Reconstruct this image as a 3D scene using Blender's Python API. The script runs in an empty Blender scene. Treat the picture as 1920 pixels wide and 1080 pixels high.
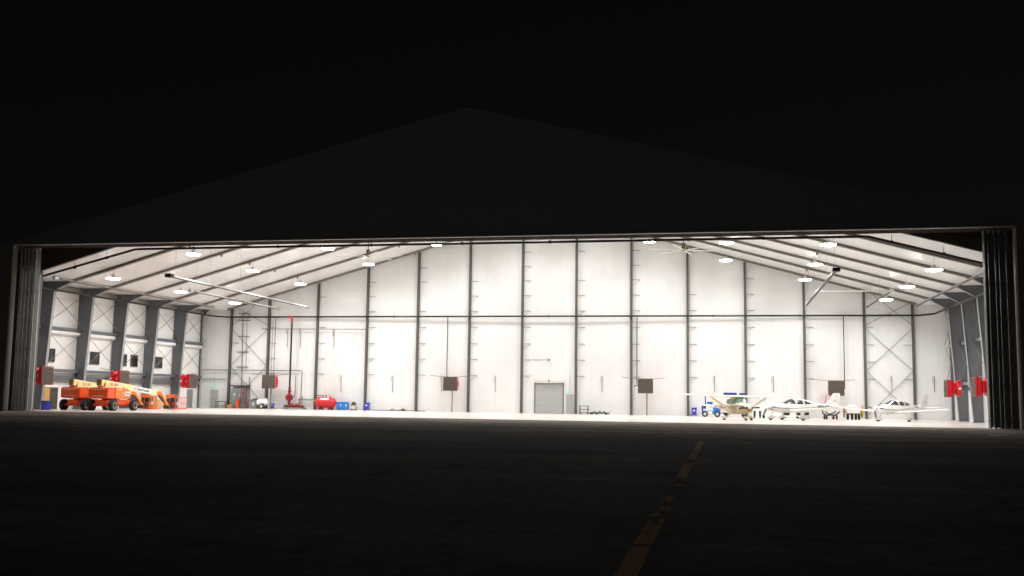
import bpy, bmesh, math, random
from math import sin, cos, pi, radians, sqrt
from mathutils import Vector, Matrix, Euler
random.seed(7)
SC = bpy.context.scene
COL = SC.collection

# ------------------------------------------------------------------ materials
def principled(name, col, rough=.5, metal=0., spec=.5, emit=None, es=0., coat=0.):
    m = bpy.data.materials.new(name); m.use_nodes = True
    b = m.node_tree.nodes['Principled BSDF']
    b.inputs['Base Color'].default_value = (*col, 1)
    b.inputs['Roughness'].default_value = rough
    b.inputs['Metallic'].default_value = metal
    b.inputs['Specular IOR Level'].default_value = spec
    b.inputs['Coat Weight'].default_value = coat
    if emit:
        b.inputs['Emission Color'].default_value = (*emit, 1)
        b.inputs['Emission Strength'].default_value = es
    return m, m.node_tree, b

def worn(name, col, rough=.5, metal=0., var=.12, scale=1.5, rvar=.1, spec=.5, coat=0., bump=0., bscale=20.):
    """a colour that varies a little with dirt and handling, in object space"""
    m, nt, b = principled(name, col, rough, metal, spec, coat=coat)
    N, L = nt.nodes, nt.links
    tc = N.new('ShaderNodeTexCoord'); no = N.new('ShaderNodeTexNoise')
    no.inputs['Scale'].default_value = scale; no.inputs['Detail'].default_value = 6
    L.new(tc.outputs['Object'], no.inputs['Vector'])
    mp = N.new('ShaderNodeMapRange'); mp.inputs['From Min'].default_value = .3; mp.inputs['From Max'].default_value = .7
    mp.inputs['To Min'].default_value = 1 - var; mp.inputs['To Max'].default_value = 1 + var * .6
    L.new(no.outputs['Fac'], mp.inputs['Value'])
    mx = N.new('ShaderNodeVectorMath'); mx.operation = 'SCALE'; mx.inputs[0].default_value = col
    L.new(mp.outputs['Result'], mx.inputs['Scale']); L.new(mx.outputs['Vector'], b.inputs['Base Color'])
    m2 = N.new('ShaderNodeMapRange'); m2.inputs['To Min'].default_value = max(.02, rough - rvar); m2.inputs['To Max'].default_value = min(1, rough + rvar)
    L.new(no.outputs['Fac'], m2.inputs['Value']); L.new(m2.outputs['Result'], b.inputs['Roughness'])
    if bump:
        n2 = N.new('ShaderNodeTexNoise'); n2.inputs['Scale'].default_value = bscale; n2.inputs['Detail'].default_value = 4
        L.new(tc.outputs['Object'], n2.inputs['Vector'])
        bp = N.new('ShaderNodeBump'); bp.inputs['Strength'].default_value = bump; bp.inputs['Distance'].default_value = .03
        L.new(n2.outputs['Fac'], bp.inputs['Height']); L.new(bp.outputs['Normal'], b.inputs['Normal'])
    return m

def liner_mat(name, col, axis, pitch, rough=.3, bump=.25):
    """white vinyl insulation liner: taped seams at a fixed pitch, gentle sag between them"""
    m, nt, b = principled(name, col, rough)
    N, L = nt.nodes, nt.links
    tc = N.new('ShaderNodeTexCoord'); sx = N.new('ShaderNodeSeparateXYZ'); L.new(tc.outputs['Object'], sx.inputs[0])
    fr = N.new('ShaderNodeMath'); fr.operation = 'PINGPONG'; fr.inputs[1].default_value = pitch / 2
    L.new(sx.outputs[axis], fr.inputs[0])
    seam = N.new('ShaderNodeMapRange'); seam.inputs['From Min'].default_value = 0; seam.inputs['From Max'].default_value = .05
    seam.inputs['To Min'].default_value = .95; seam.inputs['To Max'].default_value = 1
    L.new(fr.outputs[0], seam.inputs['Value'])
    no = N.new('ShaderNodeTexNoise'); no.inputs['Scale'].default_value = .35; no.inputs['Detail'].default_value = 5
    L.new(tc.outputs['Object'], no.inputs['Vector'])
    mp = N.new('ShaderNodeMapRange'); mp.inputs['From Min'].default_value = .3; mp.inputs['From Max'].default_value = .7
    mp.inputs['To Min'].default_value = .93; mp.inputs['To Max'].default_value = 1.03
    L.new(no.outputs['Fac'], mp.inputs['Value'])
    mu = N.new('ShaderNodeMath'); mu.operation = 'MULTIPLY'; L.new(seam.outputs[0], mu.inputs[0]); L.new(mp.outputs[0], mu.inputs[1])
    sc = N.new('ShaderNodeVectorMath'); sc.operation = 'SCALE'; sc.inputs[0].default_value = col
    L.new(mu.outputs[0], sc.inputs['Scale']); L.new(sc.outputs['Vector'], b.inputs['Base Color'])
    n2 = N.new('ShaderNodeTexNoise'); n2.inputs['Scale'].default_value = 1.1; n2.inputs['Detail'].default_value = 3
    L.new(tc.outputs['Object'], n2.inputs['Vector'])
    bp = N.new('ShaderNodeBump'); bp.inputs['Strength'].default_value = bump; bp.inputs['Distance'].default_value = .12
    L.new(n2.outputs['Fac'], bp.inputs['Height']); L.new(bp.outputs['Normal'], b.inputs['Normal'])
    return m

def asphalt_mat(name, col):
    m, nt, b = principled(name, col, .8)
    N, L = nt.nodes, nt.links
    tc = N.new('ShaderNodeTexCoord')
    big = N.new('ShaderNodeTexNoise'); big.inputs['Scale'].default_value = .12; big.inputs['Detail'].default_value = 8
    fine = N.new('ShaderNodeTexNoise'); fine.inputs['Scale'].default_value = 22; fine.inputs['Detail'].default_value = 4
    vor = N.new('ShaderNodeTexVoronoi'); vor.feature = 'DISTANCE_TO_EDGE'; vor.inputs['Scale'].default_value = .11
    warp = N.new('ShaderNodeTexNoise'); warp.inputs['Scale'].default_value = .5; warp.inputs['Detail'].default_value = 5
    L.new(tc.outputs['Object'], warp.inputs['Vector'])
    add = N.new('ShaderNodeVectorMath'); add.operation = 'MULTIPLY_ADD'; add.inputs[1].default_value = (3.2, 3.2, 0)
    L.new(warp.outputs['Color'], add.inputs[0]); L.new(tc.outputs['Object'], add.inputs[2])
    for n in (big, fine): L.new(tc.outputs['Object'], n.inputs['Vector'])
    L.new(add.outputs['Vector'], vor.inputs['Vector'])
    r1 = N.new('ShaderNodeMapRange'); r1.inputs['From Min'].default_value = .3; r1.inputs['From Max'].default_value = .7; r1.inputs['To Min'].default_value = .72; r1.inputs['To Max'].default_value = 1.25
    L.new(big.outputs['Fac'], r1.inputs['Value'])
    r2 = N.new('ShaderNodeMapRange'); r2.inputs['From Min'].default_value = .3; r2.inputs['From Max'].default_value = .7; r2.inputs['To Min'].default_value = .5; r2.inputs['To Max'].default_value = 1.6
    L.new(fine.outputs['Fac'], r2.inputs['Value'])
    r3 = N.new('ShaderNodeMapRange'); r3.inputs['From Min'].default_value = .0; r3.inputs['From Max'].default_value = .006; r3.inputs['To Min'].default_value = .35; r3.inputs['To Max'].default_value = 1
    L.new(vor.outputs['Distance'], r3.inputs['Value'])
    mpn = N.new('ShaderNodeMapping'); mpn.inputs['Scale'].default_value = (.05, .28, 1); L.new(tc.outputs['Object'], mpn.inputs['Vector'])
    stn = N.new('ShaderNodeTexNoise'); stn.inputs['Scale'].default_value = 1.; stn.inputs['Detail'].default_value = 6; stn.inputs['Roughness'].default_value = .65; L.new(mpn.outputs[0], stn.inputs['Vector'])
    r4 = N.new('ShaderNodeMapRange'); r4.inputs['From Min'].default_value = .32; r4.inputs['From Max'].default_value = .68; r4.inputs['To Min'].default_value = .5; r4.inputs['To Max'].default_value = 1.6
    L.new(stn.outputs['Fac'], r4.inputs['Value'])
    mid = N.new('ShaderNodeTexNoise'); mid.inputs['Scale'].default_value = 2.2; mid.inputs['Detail'].default_value = 7; mid.inputs['Roughness'].default_value = .7; L.new(tc.outputs['Object'], mid.inputs['Vector'])
    r5 = N.new('ShaderNodeMapRange'); r5.inputs['From Min'].default_value = .3; r5.inputs['From Max'].default_value = .7; r5.inputs['To Min'].default_value = .5; r5.inputs['To Max'].default_value = 1.6
    L.new(mid.outputs['Fac'], r5.inputs['Value'])
    a0 = N.new('ShaderNodeMath'); a0.operation = 'MULTIPLY'; L.new(r4.outputs[0], a0.inputs[0]); L.new(r5.outputs[0], a0.inputs[1])
    a1 = N.new('ShaderNodeMath'); a1.operation = 'MULTIPLY'; L.new(a0.outputs[0], a1.inputs[0]); L.new(r2.outputs[0], a1.inputs[1])
    a = N.new('ShaderNodeMath'); a.operation = 'MULTIPLY'; L.new(r1.outputs[0], a.inputs[0]); L.new(a1.outputs[0], a.inputs[1])
    c = N.new('ShaderNodeMath'); c.operation = 'MULTIPLY'; L.new(a.outputs[0], c.inputs[0]); L.new(r3.outputs[0], c.inputs[1])
    s = N.new('ShaderNodeVectorMath'); s.operation = 'SCALE'; s.inputs[0].default_value = col
    L.new(c.outputs[0], s.inputs['Scale']); L.new(s.outputs['Vector'], b.inputs['Base Color'])
    bp = N.new('ShaderNodeBump'); bp.inputs['Strength'].default_value = .5; bp.inputs['Distance'].default_value = .01
    L.new(fine.outputs['Fac'], bp.inputs['Height']); L.new(bp.outputs['Normal'], b.inputs['Normal'])
    b.inputs['Roughness'].default_value = .95; b.inputs['Specular IOR Level'].default_value = .045
    return m

def floor_mat():
    """sealed concrete: slab joints, drag marks, a soft shine"""
    m, nt, b = principled('sealed_floor', (.6, .55, .5), .28)
    N, L = nt.nodes, nt.links
    tc = N.new('ShaderNodeTexCoord'); sx = N.new('ShaderNodeSeparateXYZ'); L.new(tc.outputs['Object'], sx.inputs[0])
    fac = None
    for ax in ('X', 'Y'):
        pp = N.new('ShaderNodeMath'); pp.operation = 'PINGPONG'; pp.inputs[1].default_value = 3.05; L.new(sx.outputs[ax], pp.inputs[0])
        mr = N.new('ShaderNodeMapRange'); mr.inputs['From Min'].default_value = .012; mr.inputs['From Max'].default_value = .03; mr.inputs['To Min'].default_value = .55; L.new(pp.outputs[0], mr.inputs['Value'])
        if fac is None: fac = mr.outputs[0]
        else:
            mm = N.new('ShaderNodeMath'); mm.operation = 'MULTIPLY'; L.new(fac, mm.inputs[0]); L.new(mr.outputs[0], mm.inputs[1]); fac = mm.outputs[0]
    for sc, lo, hi, st in ((.3, .9, 1.06, (1,1,1)), (1.0, .86, 1.05, (.25,1.6,1))):
        mp = N.new('ShaderNodeMapping'); mp.inputs['Scale'].default_value = st; L.new(tc.outputs['Object'], mp.inputs['Vector'])
        no = N.new('ShaderNodeTexNoise'); no.inputs['Scale'].default_value = sc; no.inputs['Detail'].default_value = 6; L.new(mp.outputs[0], no.inputs['Vector'])
        mr = N.new('ShaderNodeMapRange'); mr.inputs['From Min'].default_value = .3; mr.inputs['From Max'].default_value = .7; mr.inputs['To Min'].default_value = lo; mr.inputs['To Max'].default_value = hi; L.new(no.outputs['Fac'], mr.inputs['Value'])
        mm = N.new('ShaderNodeMath'); mm.operation = 'MULTIPLY'; L.new(fac, mm.inputs[0]); L.new(mr.outputs[0], mm.inputs[1]); fac = mm.outputs[0]
    s = N.new('ShaderNodeVectorMath'); s.operation = 'SCALE'; s.inputs[0].default_value = (.64, .595, .555)
    L.new(fac, s.inputs['Scale']); L.new(s.outputs['Vector'], b.inputs['Base Color'])
    return m

def paint_mat(name, t0):
    """yellow line paint, chipped through to the asphalt in patches"""
    m, nt, b = principled(name, (.4, .2, .05), .95, 0, .02)
    N, L = nt.nodes, nt.links
    tc = N.new('ShaderNodeTexCoord'); mpg = N.new('ShaderNodeMapping'); mpg.inputs['Scale'].default_value = (2.6, .5, 1); L.new(tc.outputs['Object'], mpg.inputs['Vector'])
    no = N.new('ShaderNodeTexNoise'); no.inputs['Scale'].default_value = 3.; no.inputs['Detail'].default_value = 8; no.inputs['Roughness'].default_value = .62
    L.new(mpg.outputs[0], no.inputs['Vector'])
    big = N.new('ShaderNodeTexNoise'); big.inputs['Scale'].default_value = .35; big.inputs['Detail'].default_value = 2
    L.new(tc.outputs['Object'], big.inputs['Vector'])
    ad = N.new('ShaderNodeMath'); ad.operation = 'MULTIPLY_ADD'; ad.inputs[1].default_value = .55
    L.new(big.outputs['Fac'], ad.inputs[0]); L.new(no.outputs['Fac'], ad.inputs[2])
    cr = N.new('ShaderNodeValToRGB'); e = cr.color_ramp.elements
    e[0].position = t0; e[0].color = (.07, .06, .05, 1); e[1].position = t0 + .12; e[1].color = (.62, .38, .17, 1)
    L.new(ad.outputs[0], cr.inputs['Fac']); L.new(cr.outputs['Color'], b.inputs['Base Color'])
    return m

def ribbed(name, col, pitch, rough=.5, axis='X', metal=0.):
    m, nt, b = principled(name, col, rough, metal)
    N, L = nt.nodes, nt.links
    tc = N.new('ShaderNodeTexCoord'); sx = N.new('ShaderNodeSeparateXYZ'); L.new(tc.outputs['Object'], sx.inputs[0])
    pp = N.new('ShaderNodeMath'); pp.operation = 'PINGPONG'; pp.inputs[1].default_value = pitch / 2; L.new(sx.outputs[axis], pp.inputs[0])
    st = N.new('ShaderNodeMapRange'); st.inputs['From Min'].default_value = pitch * .12; st.inputs['From Max'].default_value = pitch * .2
    L.new(pp.outputs[0], st.inputs['Value'])
    bp = N.new('ShaderNodeBump'); bp.inputs['Strength'].default_value = .35; bp.inputs['Distance'].default_value = .03
    L.new(st.outputs[0], bp.inputs['Height']); L.new(bp.outputs['Normal'], b.inputs['Normal'])
    return m

M = {}
M['asphalt'] = asphalt_mat('asphalt', (.105, .098, .090))
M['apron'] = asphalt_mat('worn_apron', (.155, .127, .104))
M['paint'] = paint_mat('line_paint', .58)
M['paint_worn'] = paint_mat('worn_line_paint', .80)
M['paint_half'] = paint_mat('half_worn_line_paint', .68)
M['joint'] = worn('joint_sealant', (.22, .19, .165), .9, spec=0, var=.3, scale=2)
M['floor'] = floor_mat()
M['wall'] = liner_mat('wall_liner', (.77, .77, .76), 'X', 1.2, rough=.33)
M['sidewall'] = liner_mat('side_wall_liner', (.83, .82, .80), 'Y', 1.5, rough=.45)
M['ceil'] = liner_mat('ceiling_liner', (.88, .87, .855), 'Y', 1.48, rough=.28, bump=.3)
M['cladding'] = ribbed('dark_cladding', (.145, .147, .15), .3, .55)
M['roofing'] = ribbed('roof_sheet', (.145, .147, .15), .4, .5, 'Y')
M['steel'] = worn('grey_painted_steel', (.125, .135, .145), .45, var=.1)
M['darksteel'] = worn('dark_brown_steel', (.105, .098, .090), .5, var=.15)
M['flange'] = worn('lamplit_steel', (.33, .335, .35), .4, var=.08)  # same steel paint lightened; lamp light on inner faces put into the colour
M['rafter'] = worn('rafter_steel', (.27, .25, .22), .5, var=.1)
M['trim'] = worn('pale_trim', (.78, .74, .66), .45, var=.1)
M['headtrim'] = worn('white_header_trim', (.8, .78, .74), .45, var=.06)
M['soffit'] = worn('soffit_sheet', (.24, .20, .18), .6, var=.2)
M['black'] = worn('black_pipe', (.012, .012, .012), .4, var=.2)
M['leaf'] = worn('door_leaf_paint', (.12, .125, .115), .5, var=.15)
M['rod'] = worn('brace_rod', (.16, .155, .15), .5, metal=.3)
M['galv'] = worn('galvanised', (.42, .42, .42), .4, metal=.6)
M['reflector'] = worn('heater_reflector', (.42,.41,.40), .55)
M['conduit'] = worn('grey_conduit', (.15, .14, .13), .45)
M['door_grey'] = worn('grey_door_paint', (.40, .40, .40), .45, var=.05)
M['door_dark'] = worn('dark_door', (.06, .05, .045), .45)
M['wood'] = worn('yellow_wood', (.62, .36, .09), .5, var=.15, scale=3)
M['brown'] = worn('brown_board', (.10, .06, .035), .6)
M['white'] = worn('white_paint', (.80, .79, .77), .3, var=.04, coat=.3)
M['offwhite'] = worn('off_white', (.7, .68, .64), .5, var=.06)
M['acwhite'] = worn('aircraft_white', (.80, .785, .76), .22, var=.03, coat=.5)
M['cream'] = worn('aircraft_cream', (.79, .71, .56), .25, var=.06, coat=.4)
M['tan'] = worn('aircraft_tan', (.50, .365, .19), .28, var=.08, coat=.4)
M['acbrown'] = worn('aircraft_brown', (.16, .065, .04), .3, coat=.4)
M['acgrey'] = worn('aircraft_grey_stripe', (.22, .215, .22), .3)
M['glass'] = principled('tinted_glass', (.05, .05, .055), .06, 0, .7)[0]
M['greenglass'] = principled('green_tinted_glass', (.10, .20, .13), .08, 0, .6)[0]
M['winglass'] = principled('dark_window_glass', (.02, .019, .018), .08, 0, .6)[0]
M['tyre'] = worn('tyre_rubber', (.022, .02, .019), .8, var=.25, scale=6)
M['rim'] = worn('pale_rim', (.62, .60, .55), .5, var=.1)
M['orange'] = worn('lift_orange', (.90, .20, .02), .35, var=.16, coat=.25)
M['redorange'] = worn('lift_red_orange', (.85, .10, .015), .38, var=.18, coat=.2)
M['yellow'] = worn('boom_cream_yellow', (.88, .75, .40), .35, var=.06, coat=.2)
M['boomdark'] = worn('boom_end', (.30, .17, .05), .5, var=.2)
M['red'] = worn('fire_red', (.62, .012, .022), .35, var=.08, coat=.3)
M['pinkred'] = worn('faded_red', (.66, .22, .22), .5, var=.1)
M['darkred'] = worn('fire_dark_red', (.24, .016, .02), .45, var=.15)
M['louvre'] = worn('louvre_brown', (.22, .175, .15), .55, var=.1)
M['louvre_gap'] = worn('louvre_gap', (.11, .085, .075), .7)
M['blue'] = worn('bin_blue', (.05, .05, .50), .4, var=.08)
M['skyblue'] = worn('cabinet_blue', (.02, .20, .60), .45, var=.06)
M['navy'] = worn('navy_blue', (.03, .05, .24), .5, var=.1)
M['cabinet'] = worn('cabinet_grey', (.23, .25, .245), .45, var=.08)
M['ink'] = principled('lettering_ink', (.03, .03, .03), .5)[0]
M['inkgrey'] = principled('grey_lettering', (.16, .16, .17), .5)[0]
M['cardboard'] = worn('cardboard', (.40, .26, .10), .8, var=.15, scale=3)
M['timber'] = worn('crate_timber', (.50, .36, .16), .75, var=.2, scale=4)
M['olive'] = worn('reel_yellow', (.50, .36, .03), .5)
M['ochre'] = worn('reel_brown', (.32, .16, .05), .5)
M['manhole'] = worn('pale_cover', (.45, .39, .34), .9, var=.2)
M['exit'] = principled('exit_sign_green', (.0, .3, .12), .4, emit=(.04, .9, .42), es=1.0)[0]
M['lens'] = principled('lamp_lens', (.9, .9, .9), .4, emit=(1., .99, .97), es=46.)[0]
M['fanyellow'] = worn('fan_yellow', (.42, .36, .12), .45)

# ------------------------------------------------------------------ mesh builder
class MB:
    def __init__(s): s.bm = bmesh.new()
    def face(s, pts):
        vs = [s.bm.verts.new(p) for p in pts]
        return s.bm.faces.new(vs)
    def grid(s, rows, closed_u=False, closed_v=False):
        R = [[s.bm.verts.new(p) for p in r] for r in rows]
        nr, nc = len(R), len(R[0])
        for i in range(nr if closed_v else nr - 1):
            for j in range(nc if closed_u else nc - 1):
                a, b, c, d = R[i][j], R[i][(j+1) % nc], R[(i+1) % nr][(j+1) % nc], R[(i+1) % nr][j]
                try: s.bm.faces.new((a, b, c, d))
                except Exception: pass
        return R
    def cap(s, ring, flip=False):
        try: s.bm.faces.new(ring[::-1] if flip else ring)
        except Exception: pass
    def box(s, x0, x1, y0, y1, z0, z1, bev=0., mat=None):
        v = [(x0,y0,z0),(x1,y0,z0),(x1,y1,z0),(x0,y1,z0),(x0,y0,z1),(x1,y0,z1),(x1,y1,z1),(x0,y1,z1)]
        if mat is not None: v = [mat @ Vector(p) for p in v]
        V = [s.bm.verts.new(p) for p in v]
        F = [s.bm.faces.new([V[i] for i in f]) for f in ((3,2,1,0),(4,5,6,7),(0,1,5,4),(1,2,6,5),(2,3,7,6),(3,0,4,7))]
        if bev:
            E = list({e for f in F for e in f.edges})
            bmesh.ops.bevel(s.bm, geom=E, offset=bev, segments=2, affect='EDGES', profile=.6)
        return s
    def bar(s, p0, p1, w, h, up=(0,0,1)):
        p0, p1 = Vector(p0), Vector(p1); d = (p1 - p0).normalized(); up = Vector(up)
        if abs(d.dot(up)) > .98: up = Vector((0,1,0)) if abs(d.y) < .9 else Vector((1,0,0))
        r = d.cross(up).normalized(); u = r.cross(d)
        R = []
        for p in (p0, p1):
            R.append([s.bm.verts.new(p + r*a*w/2 + u*b*h/2) for a, b in ((-1,-1),(1,-1),(1,1),(-1,1))])
        for j in range(4): s.bm.faces.new((R[0][j], R[0][(j+1)%4], R[1][(j+1)%4], R[1][j]))
        s.cap(R[0], True); s.cap(R[1])
        return s
    def tube(s, pts, r, n=8, caps=True):
        pts = [Vector(p) for p in pts]; rr = r if isinstance(r, (list, tuple)) else [r]*len(pts)
        rows = []; pu = None
        for i, p in enumerate(pts):
            d = (pts[min(i+1, len(pts)-1)] - pts[max(i-1, 0)]).normalized()
            up = Vector((0,0,1)) if abs(d.z) < .95 else Vector((0,1,0))
            if pu is not None and abs(pu.dot(d)) < .95: up = pu
            a = d.cross(up).normalized(); b = a.cross(d).normalized(); pu = b
            rows.append([p + (a*cos(2*pi*k/n) + b*sin(2*pi*k/n))*rr[i] for k in range(n)])
        R = s.grid(rows, closed_u=True)
        if caps: s.cap(R[0], True); s.cap(R[-1])
        return s
    def lathe(s, prof, o=(0,0,0), axis='z', n=20):
        """prof: (radius, height) pairs along the axis"""
        rows = []
        for r, h in prof:
            row = []
            for k in range(n):
                a, b = r*cos(2*pi*k/n), r*sin(2*pi*k/n)
                q = (a,b,h) if axis == 'z' else ((h,a,b) if axis == 'x' else (b,h,a))
                row.append((o[0]+q[0], o[1]+q[1], o[2]+q[2]))
            rows.append(row)
        R = s.grid(rows, closed_u=True)
        s.cap(R[0], True); s.cap(R[-1])
        return s
    def prism(s, poly, a0, a1, axis='y'):
        """polygon (two coordinates) pushed along an axis"""
        def P(u, v, a): return (u,a,v) if axis == 'y' else ((a,u,v) if axis == 'x' else (u,v,a))
        A = [s.bm.verts.new(P(u,v,a0)) for u, v in poly]; B = [s.bm.verts.new(P(u,v,a1)) for u, v in poly]
        n = len(poly)
        for i in range(n): s.bm.faces.new((A[i], A[(i+1)%n], B[(i+1)%n], B[i]))
        s.cap(A, True); s.cap(B)
        return s
    def build(s, name, mat, parent=None, smooth=False, angle=35):
        bmesh.ops.remove_doubles(s.bm, verts=s.bm.verts, dist=1e-5)
        bmesh.ops.recalc_face_normals(s.bm, faces=s.bm.faces)
        me = bpy.data.meshes.new(name); s.bm.to_mesh(me); s.bm.free()
        if smooth:
            for p in me.polygons: p.use_smooth = True
            me.set_sharp_from_angle(angle=radians(angle))
        me.materials.append(M[mat] if isinstance(mat, str) else mat)
        o = bpy.data.objects.new(name, me); COL.objects.link(o)
        if parent is not None: o.parent = parent
        return o

def tag(o, label=None, cat=None, group=None, kind=None):
    for k, v in (('label', label), ('category', cat), ('group', group), ('kind', kind)):
        if v: o[k] = v
    return o
def empty(name, loc=(0,0,0), rz=0., label=None, cat=None, group=None):
    o = bpy.data.objects.new(name, None); COL.objects.link(o); o.empty_display_size = .2
    o.location = loc; o.rotation_euler = (0,0,rz)
    return tag(o, label, cat, group)
def kids(o): return [c for c in SC.objects if c.parent == o]
def copy_tree(o, parent=None):
    c = o.copy(); COL.objects.link(c)
    if parent is not None: c.parent = parent
    for ch in kids(o): copy_tree(ch, c)
    return c
def text_obj(name, s, size, mat, parent, origin, xdir, normal, bold=0., align='LEFT', sx=1.):
    cu = bpy.data.curves.new(name, 'FONT'); cu.body = s; cu.size = size; cu.align_x = align; cu.offset = bold; cu.extrude = .004
    t = bpy.data.objects.new(name, cu); COL.objects.link(t)
    dg = bpy.context.evaluated_depsgraph_get(); me = bpy.data.meshes.new_from_object(t.evaluated_get(dg))
    bpy.data.objects.remove(t); bpy.data.curves.remove(cu)
    x = Vector(xdir).normalized(); z = Vector(normal); z = (z - x*z.dot(x)).normalized(); y = z.cross(x)
    mt = Matrix(((x.x,y.x,z.x,origin[0]),(x.y,y.y,z.y,origin[1]),(x.z,y.z,z.z,origin[2]),(0,0,0,1)))
    me.transform(mt @ Matrix.Diagonal((sx,1,1,1))); me.materials.clear(); me.materials.append(M[mat])
    o = bpy.data.objects.new(name, me); COL.objects.link(o)
    if parent is not None: o.parent = parent
    return o

# ------------------------------------------------------------------ dimensions of the place (metres)
D = 38.82            # inner face of the back wall; the door opening lies in the plane y = 0
XW = 42.1            # inner faces of the side walls
XJ = 38.35           # half width of the door opening
HD = 13.62           # height of the opening
ZR = 23.46           # ridge
BAY = 6.1
FY = [2.6, 8.5, 14.4, 20.3, 26.2, 32.1, 38.15]      # frames
def roof_z(x): return ZR - .25*abs(x)
def raft_z(x): return 22.5 - (.283 if x < 0 else .276)*abs(x)
def liner_z(x): return 22.70 - (.283 if x < 0 else .276)*abs(x)

# ------------------------------------------------------------------ camera
f_px, yaw, pitch, roll = 1919.03, -0.204413, 0.1074597, 0.0140676
fw = Vector((sin(yaw)*cos(pitch), cos(yaw)*cos(pitch), sin(pitch)))
r0 = Vector((cos(yaw), -sin(yaw), 0)); u0 = r0.cross(fw)
rt = r0*cos(roll) + u0*sin(roll); up = u0*cos(roll) - r0*sin(roll)
cd = bpy.data.cameras.new('camera'); cam = bpy.data.objects.new('camera', cd); COL.objects.link(cam)
cd.sensor_width = 36; cd.lens = f_px/1920*36; cd.clip_start = .2; cd.clip_end = 4000
cam.matrix_world = Matrix(((rt.x,up.x,-fw.x,19.03),(rt.y,up.y,-fw.y,-73.817),(rt.z,up.z,-fw.z,1.5965),(0,0,0,1)))
SC.camera = cam

# ------------------------------------------------------------------ night sky
w = bpy.data.worlds.new('World'); SC.world = w; w.use_nodes = True
nt = w.node_tree; bg = nt.nodes['Background']
sky = nt.nodes.new('ShaderNodeTexSky'); sky.sky_type = 'NISHITA'; sky.sun_disc = False
sky.sun_elevation = radians(25); sky.sun_rotation = radians(200)
hs = nt.nodes.new('ShaderNodeHueSaturation'); hs.inputs['Saturation'].default_value = .08
nt.links.new(sky.outputs[0], hs.inputs['Color']); nt.links.new(hs.outputs[0], bg.inputs['Color'])
bg.inputs['Strength'].default_value = .00045
sd = bpy.data.lights.new('gable_fill_light', 'SUN'); sd.energy = .046; sd.angle = radians(.5); sd.color = (1, .95, .88)  # added dim sun lamp that lifts the gable; no such source known
so = bpy.data.objects.new('gable_fill_light', sd); COL.objects.link(so); so.rotation_euler = (radians(65), 0, radians(-20))

# ------------------------------------------------------------------ ground
b = MB(); b.face([(-900,-900,-.004),(900,-900,-.004),(900,900,-.004),(-900,900,-.004)])
tag(b.build('tarmac', 'asphalt'), 'dark asphalt in front of the hangar', kind='structure')
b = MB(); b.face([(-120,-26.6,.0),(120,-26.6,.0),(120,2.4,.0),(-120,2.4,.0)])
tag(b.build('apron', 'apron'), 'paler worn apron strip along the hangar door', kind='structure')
b = MB(); b.face([(-XW,2.4,.004),(XW,2.4,.004),(XW,D,.004),(-XW,D,.004)])
tag(b.build('hangar_floor', 'floor'), 'pale sealed concrete floor inside the hangar', kind='structure')
for y, wd in ((-14.9, .09), (-26.6, .14), (-6.2, .05)):
    b = MB(); pts = [(-75+i*2.5, y + random.uniform(-.05,.05)) for i in range(61)]
    b.grid([[(x, yy - wd/2, 0.004) for x, yy in pts], [(x, yy + wd/2, 0.004) for x, yy in pts]])
    tag(b.build('apron_joint', 'joint'), kind='structure')
def dash(y0, y1):
    b = MB(); n = max(3, int(abs(y1-y0)/.4)); rows = []
    for i in range(n+1):
        y = y0 + (y1-y0)*i/n; j = random.uniform(-.012,.012)
        rows.append([(18.03+j, y, .0), (18.24+j, y, .0)])
    b.grid(rows); return b
for y0, y1, mt in ((-32.2,-40.5,'paint'), (-40.6,-46.4,'paint_half'), (-46.8,-51.9,'paint'), (-52.1,-57.6,'paint_worn'), (-57.8,-62.1,'paint_half'), (-62.3,-72.,'paint')):
    tag(dash(y0, y1).build('line_marking', mt), kind='structure')
b = MB(); b.lathe([(.0,.0),(.62,.0),(.6,.012),(.0,.014)], (33.3,-15.3,0.004), n=28)
tag(b.build('utility_cover', 'manhole', smooth=True), 'pale round utility cover set in the dark apron outside the door', 'manhole cover')

# ------------------------------------------------------------------ the hangar
H = empty('hangar', (0,0,0), 0, 'wide gabled steel hangar standing open and brightly lit at night', 'hangar')
# front gable wall with the door opening (three pieces butted: left pier, right pier, gable)
XO = 42.6
b = MB()
b.prism([(-XO,0),(-XJ-.12,0),(-XJ-.12,HD),(XJ+.12,HD),(XJ+.12,0),(XO,0),(XO,roof_z(XO)),(0,ZR),(-XO,roof_z(XO))], .02, .30)
b.build('front_wall', 'cladding', H)
# roof
b = MB()
for sgn in (-1, 1):
    x1 = sgn*(XO+.05)
    b.prism([(0,ZR),(x1,roof_z(x1)),(x1,roof_z(x1)+.16),(0,ZR+.16)], -.02, D+.6)
b.build('roof', 'roofing', H)
# side and back walls
for sgn in (-1, 1):
    b = MB(); b.box(min(sgn*XW,sgn*XO), max(sgn*XW,sgn*XO), .31, D+.25, 0, roof_z(XO)-.02); b.build('side_wall', 'sidewall', H)
b = MB(); b.prism([(-XW+.005,0),(XW-.005,0),(XW-.005,roof_z(XW)-.02),(0,ZR-.05),(-XW+.005,roof_z(XW)-.02)], D, D+.25); b.build('back_wall', 'wall', H)
# ceiling liner: follows the roof, flat eave strip at the sides
b = MB()
xs = [-XW,-39.2] + [-39.2+i*(39.2/16) for i in range(1,17)] + [i*(39.2/16) for i in range(1,17)] + [XW]
ys = [2.75] + [2.75+i*(D-2.75)/30 for i in range(1,31)]
rows = []
for y in ys:
    row = []
    for x in xs:
        z = liner_z(max(-39.2, min(39.2, x))) + .03*sin(2*pi*(y-2.6)/5.9)**2*0
        row.append((x, y, z))
    rows.append(row)
b.grid(rows); b.build('ceiling_liner', 'ceil', H)
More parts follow.
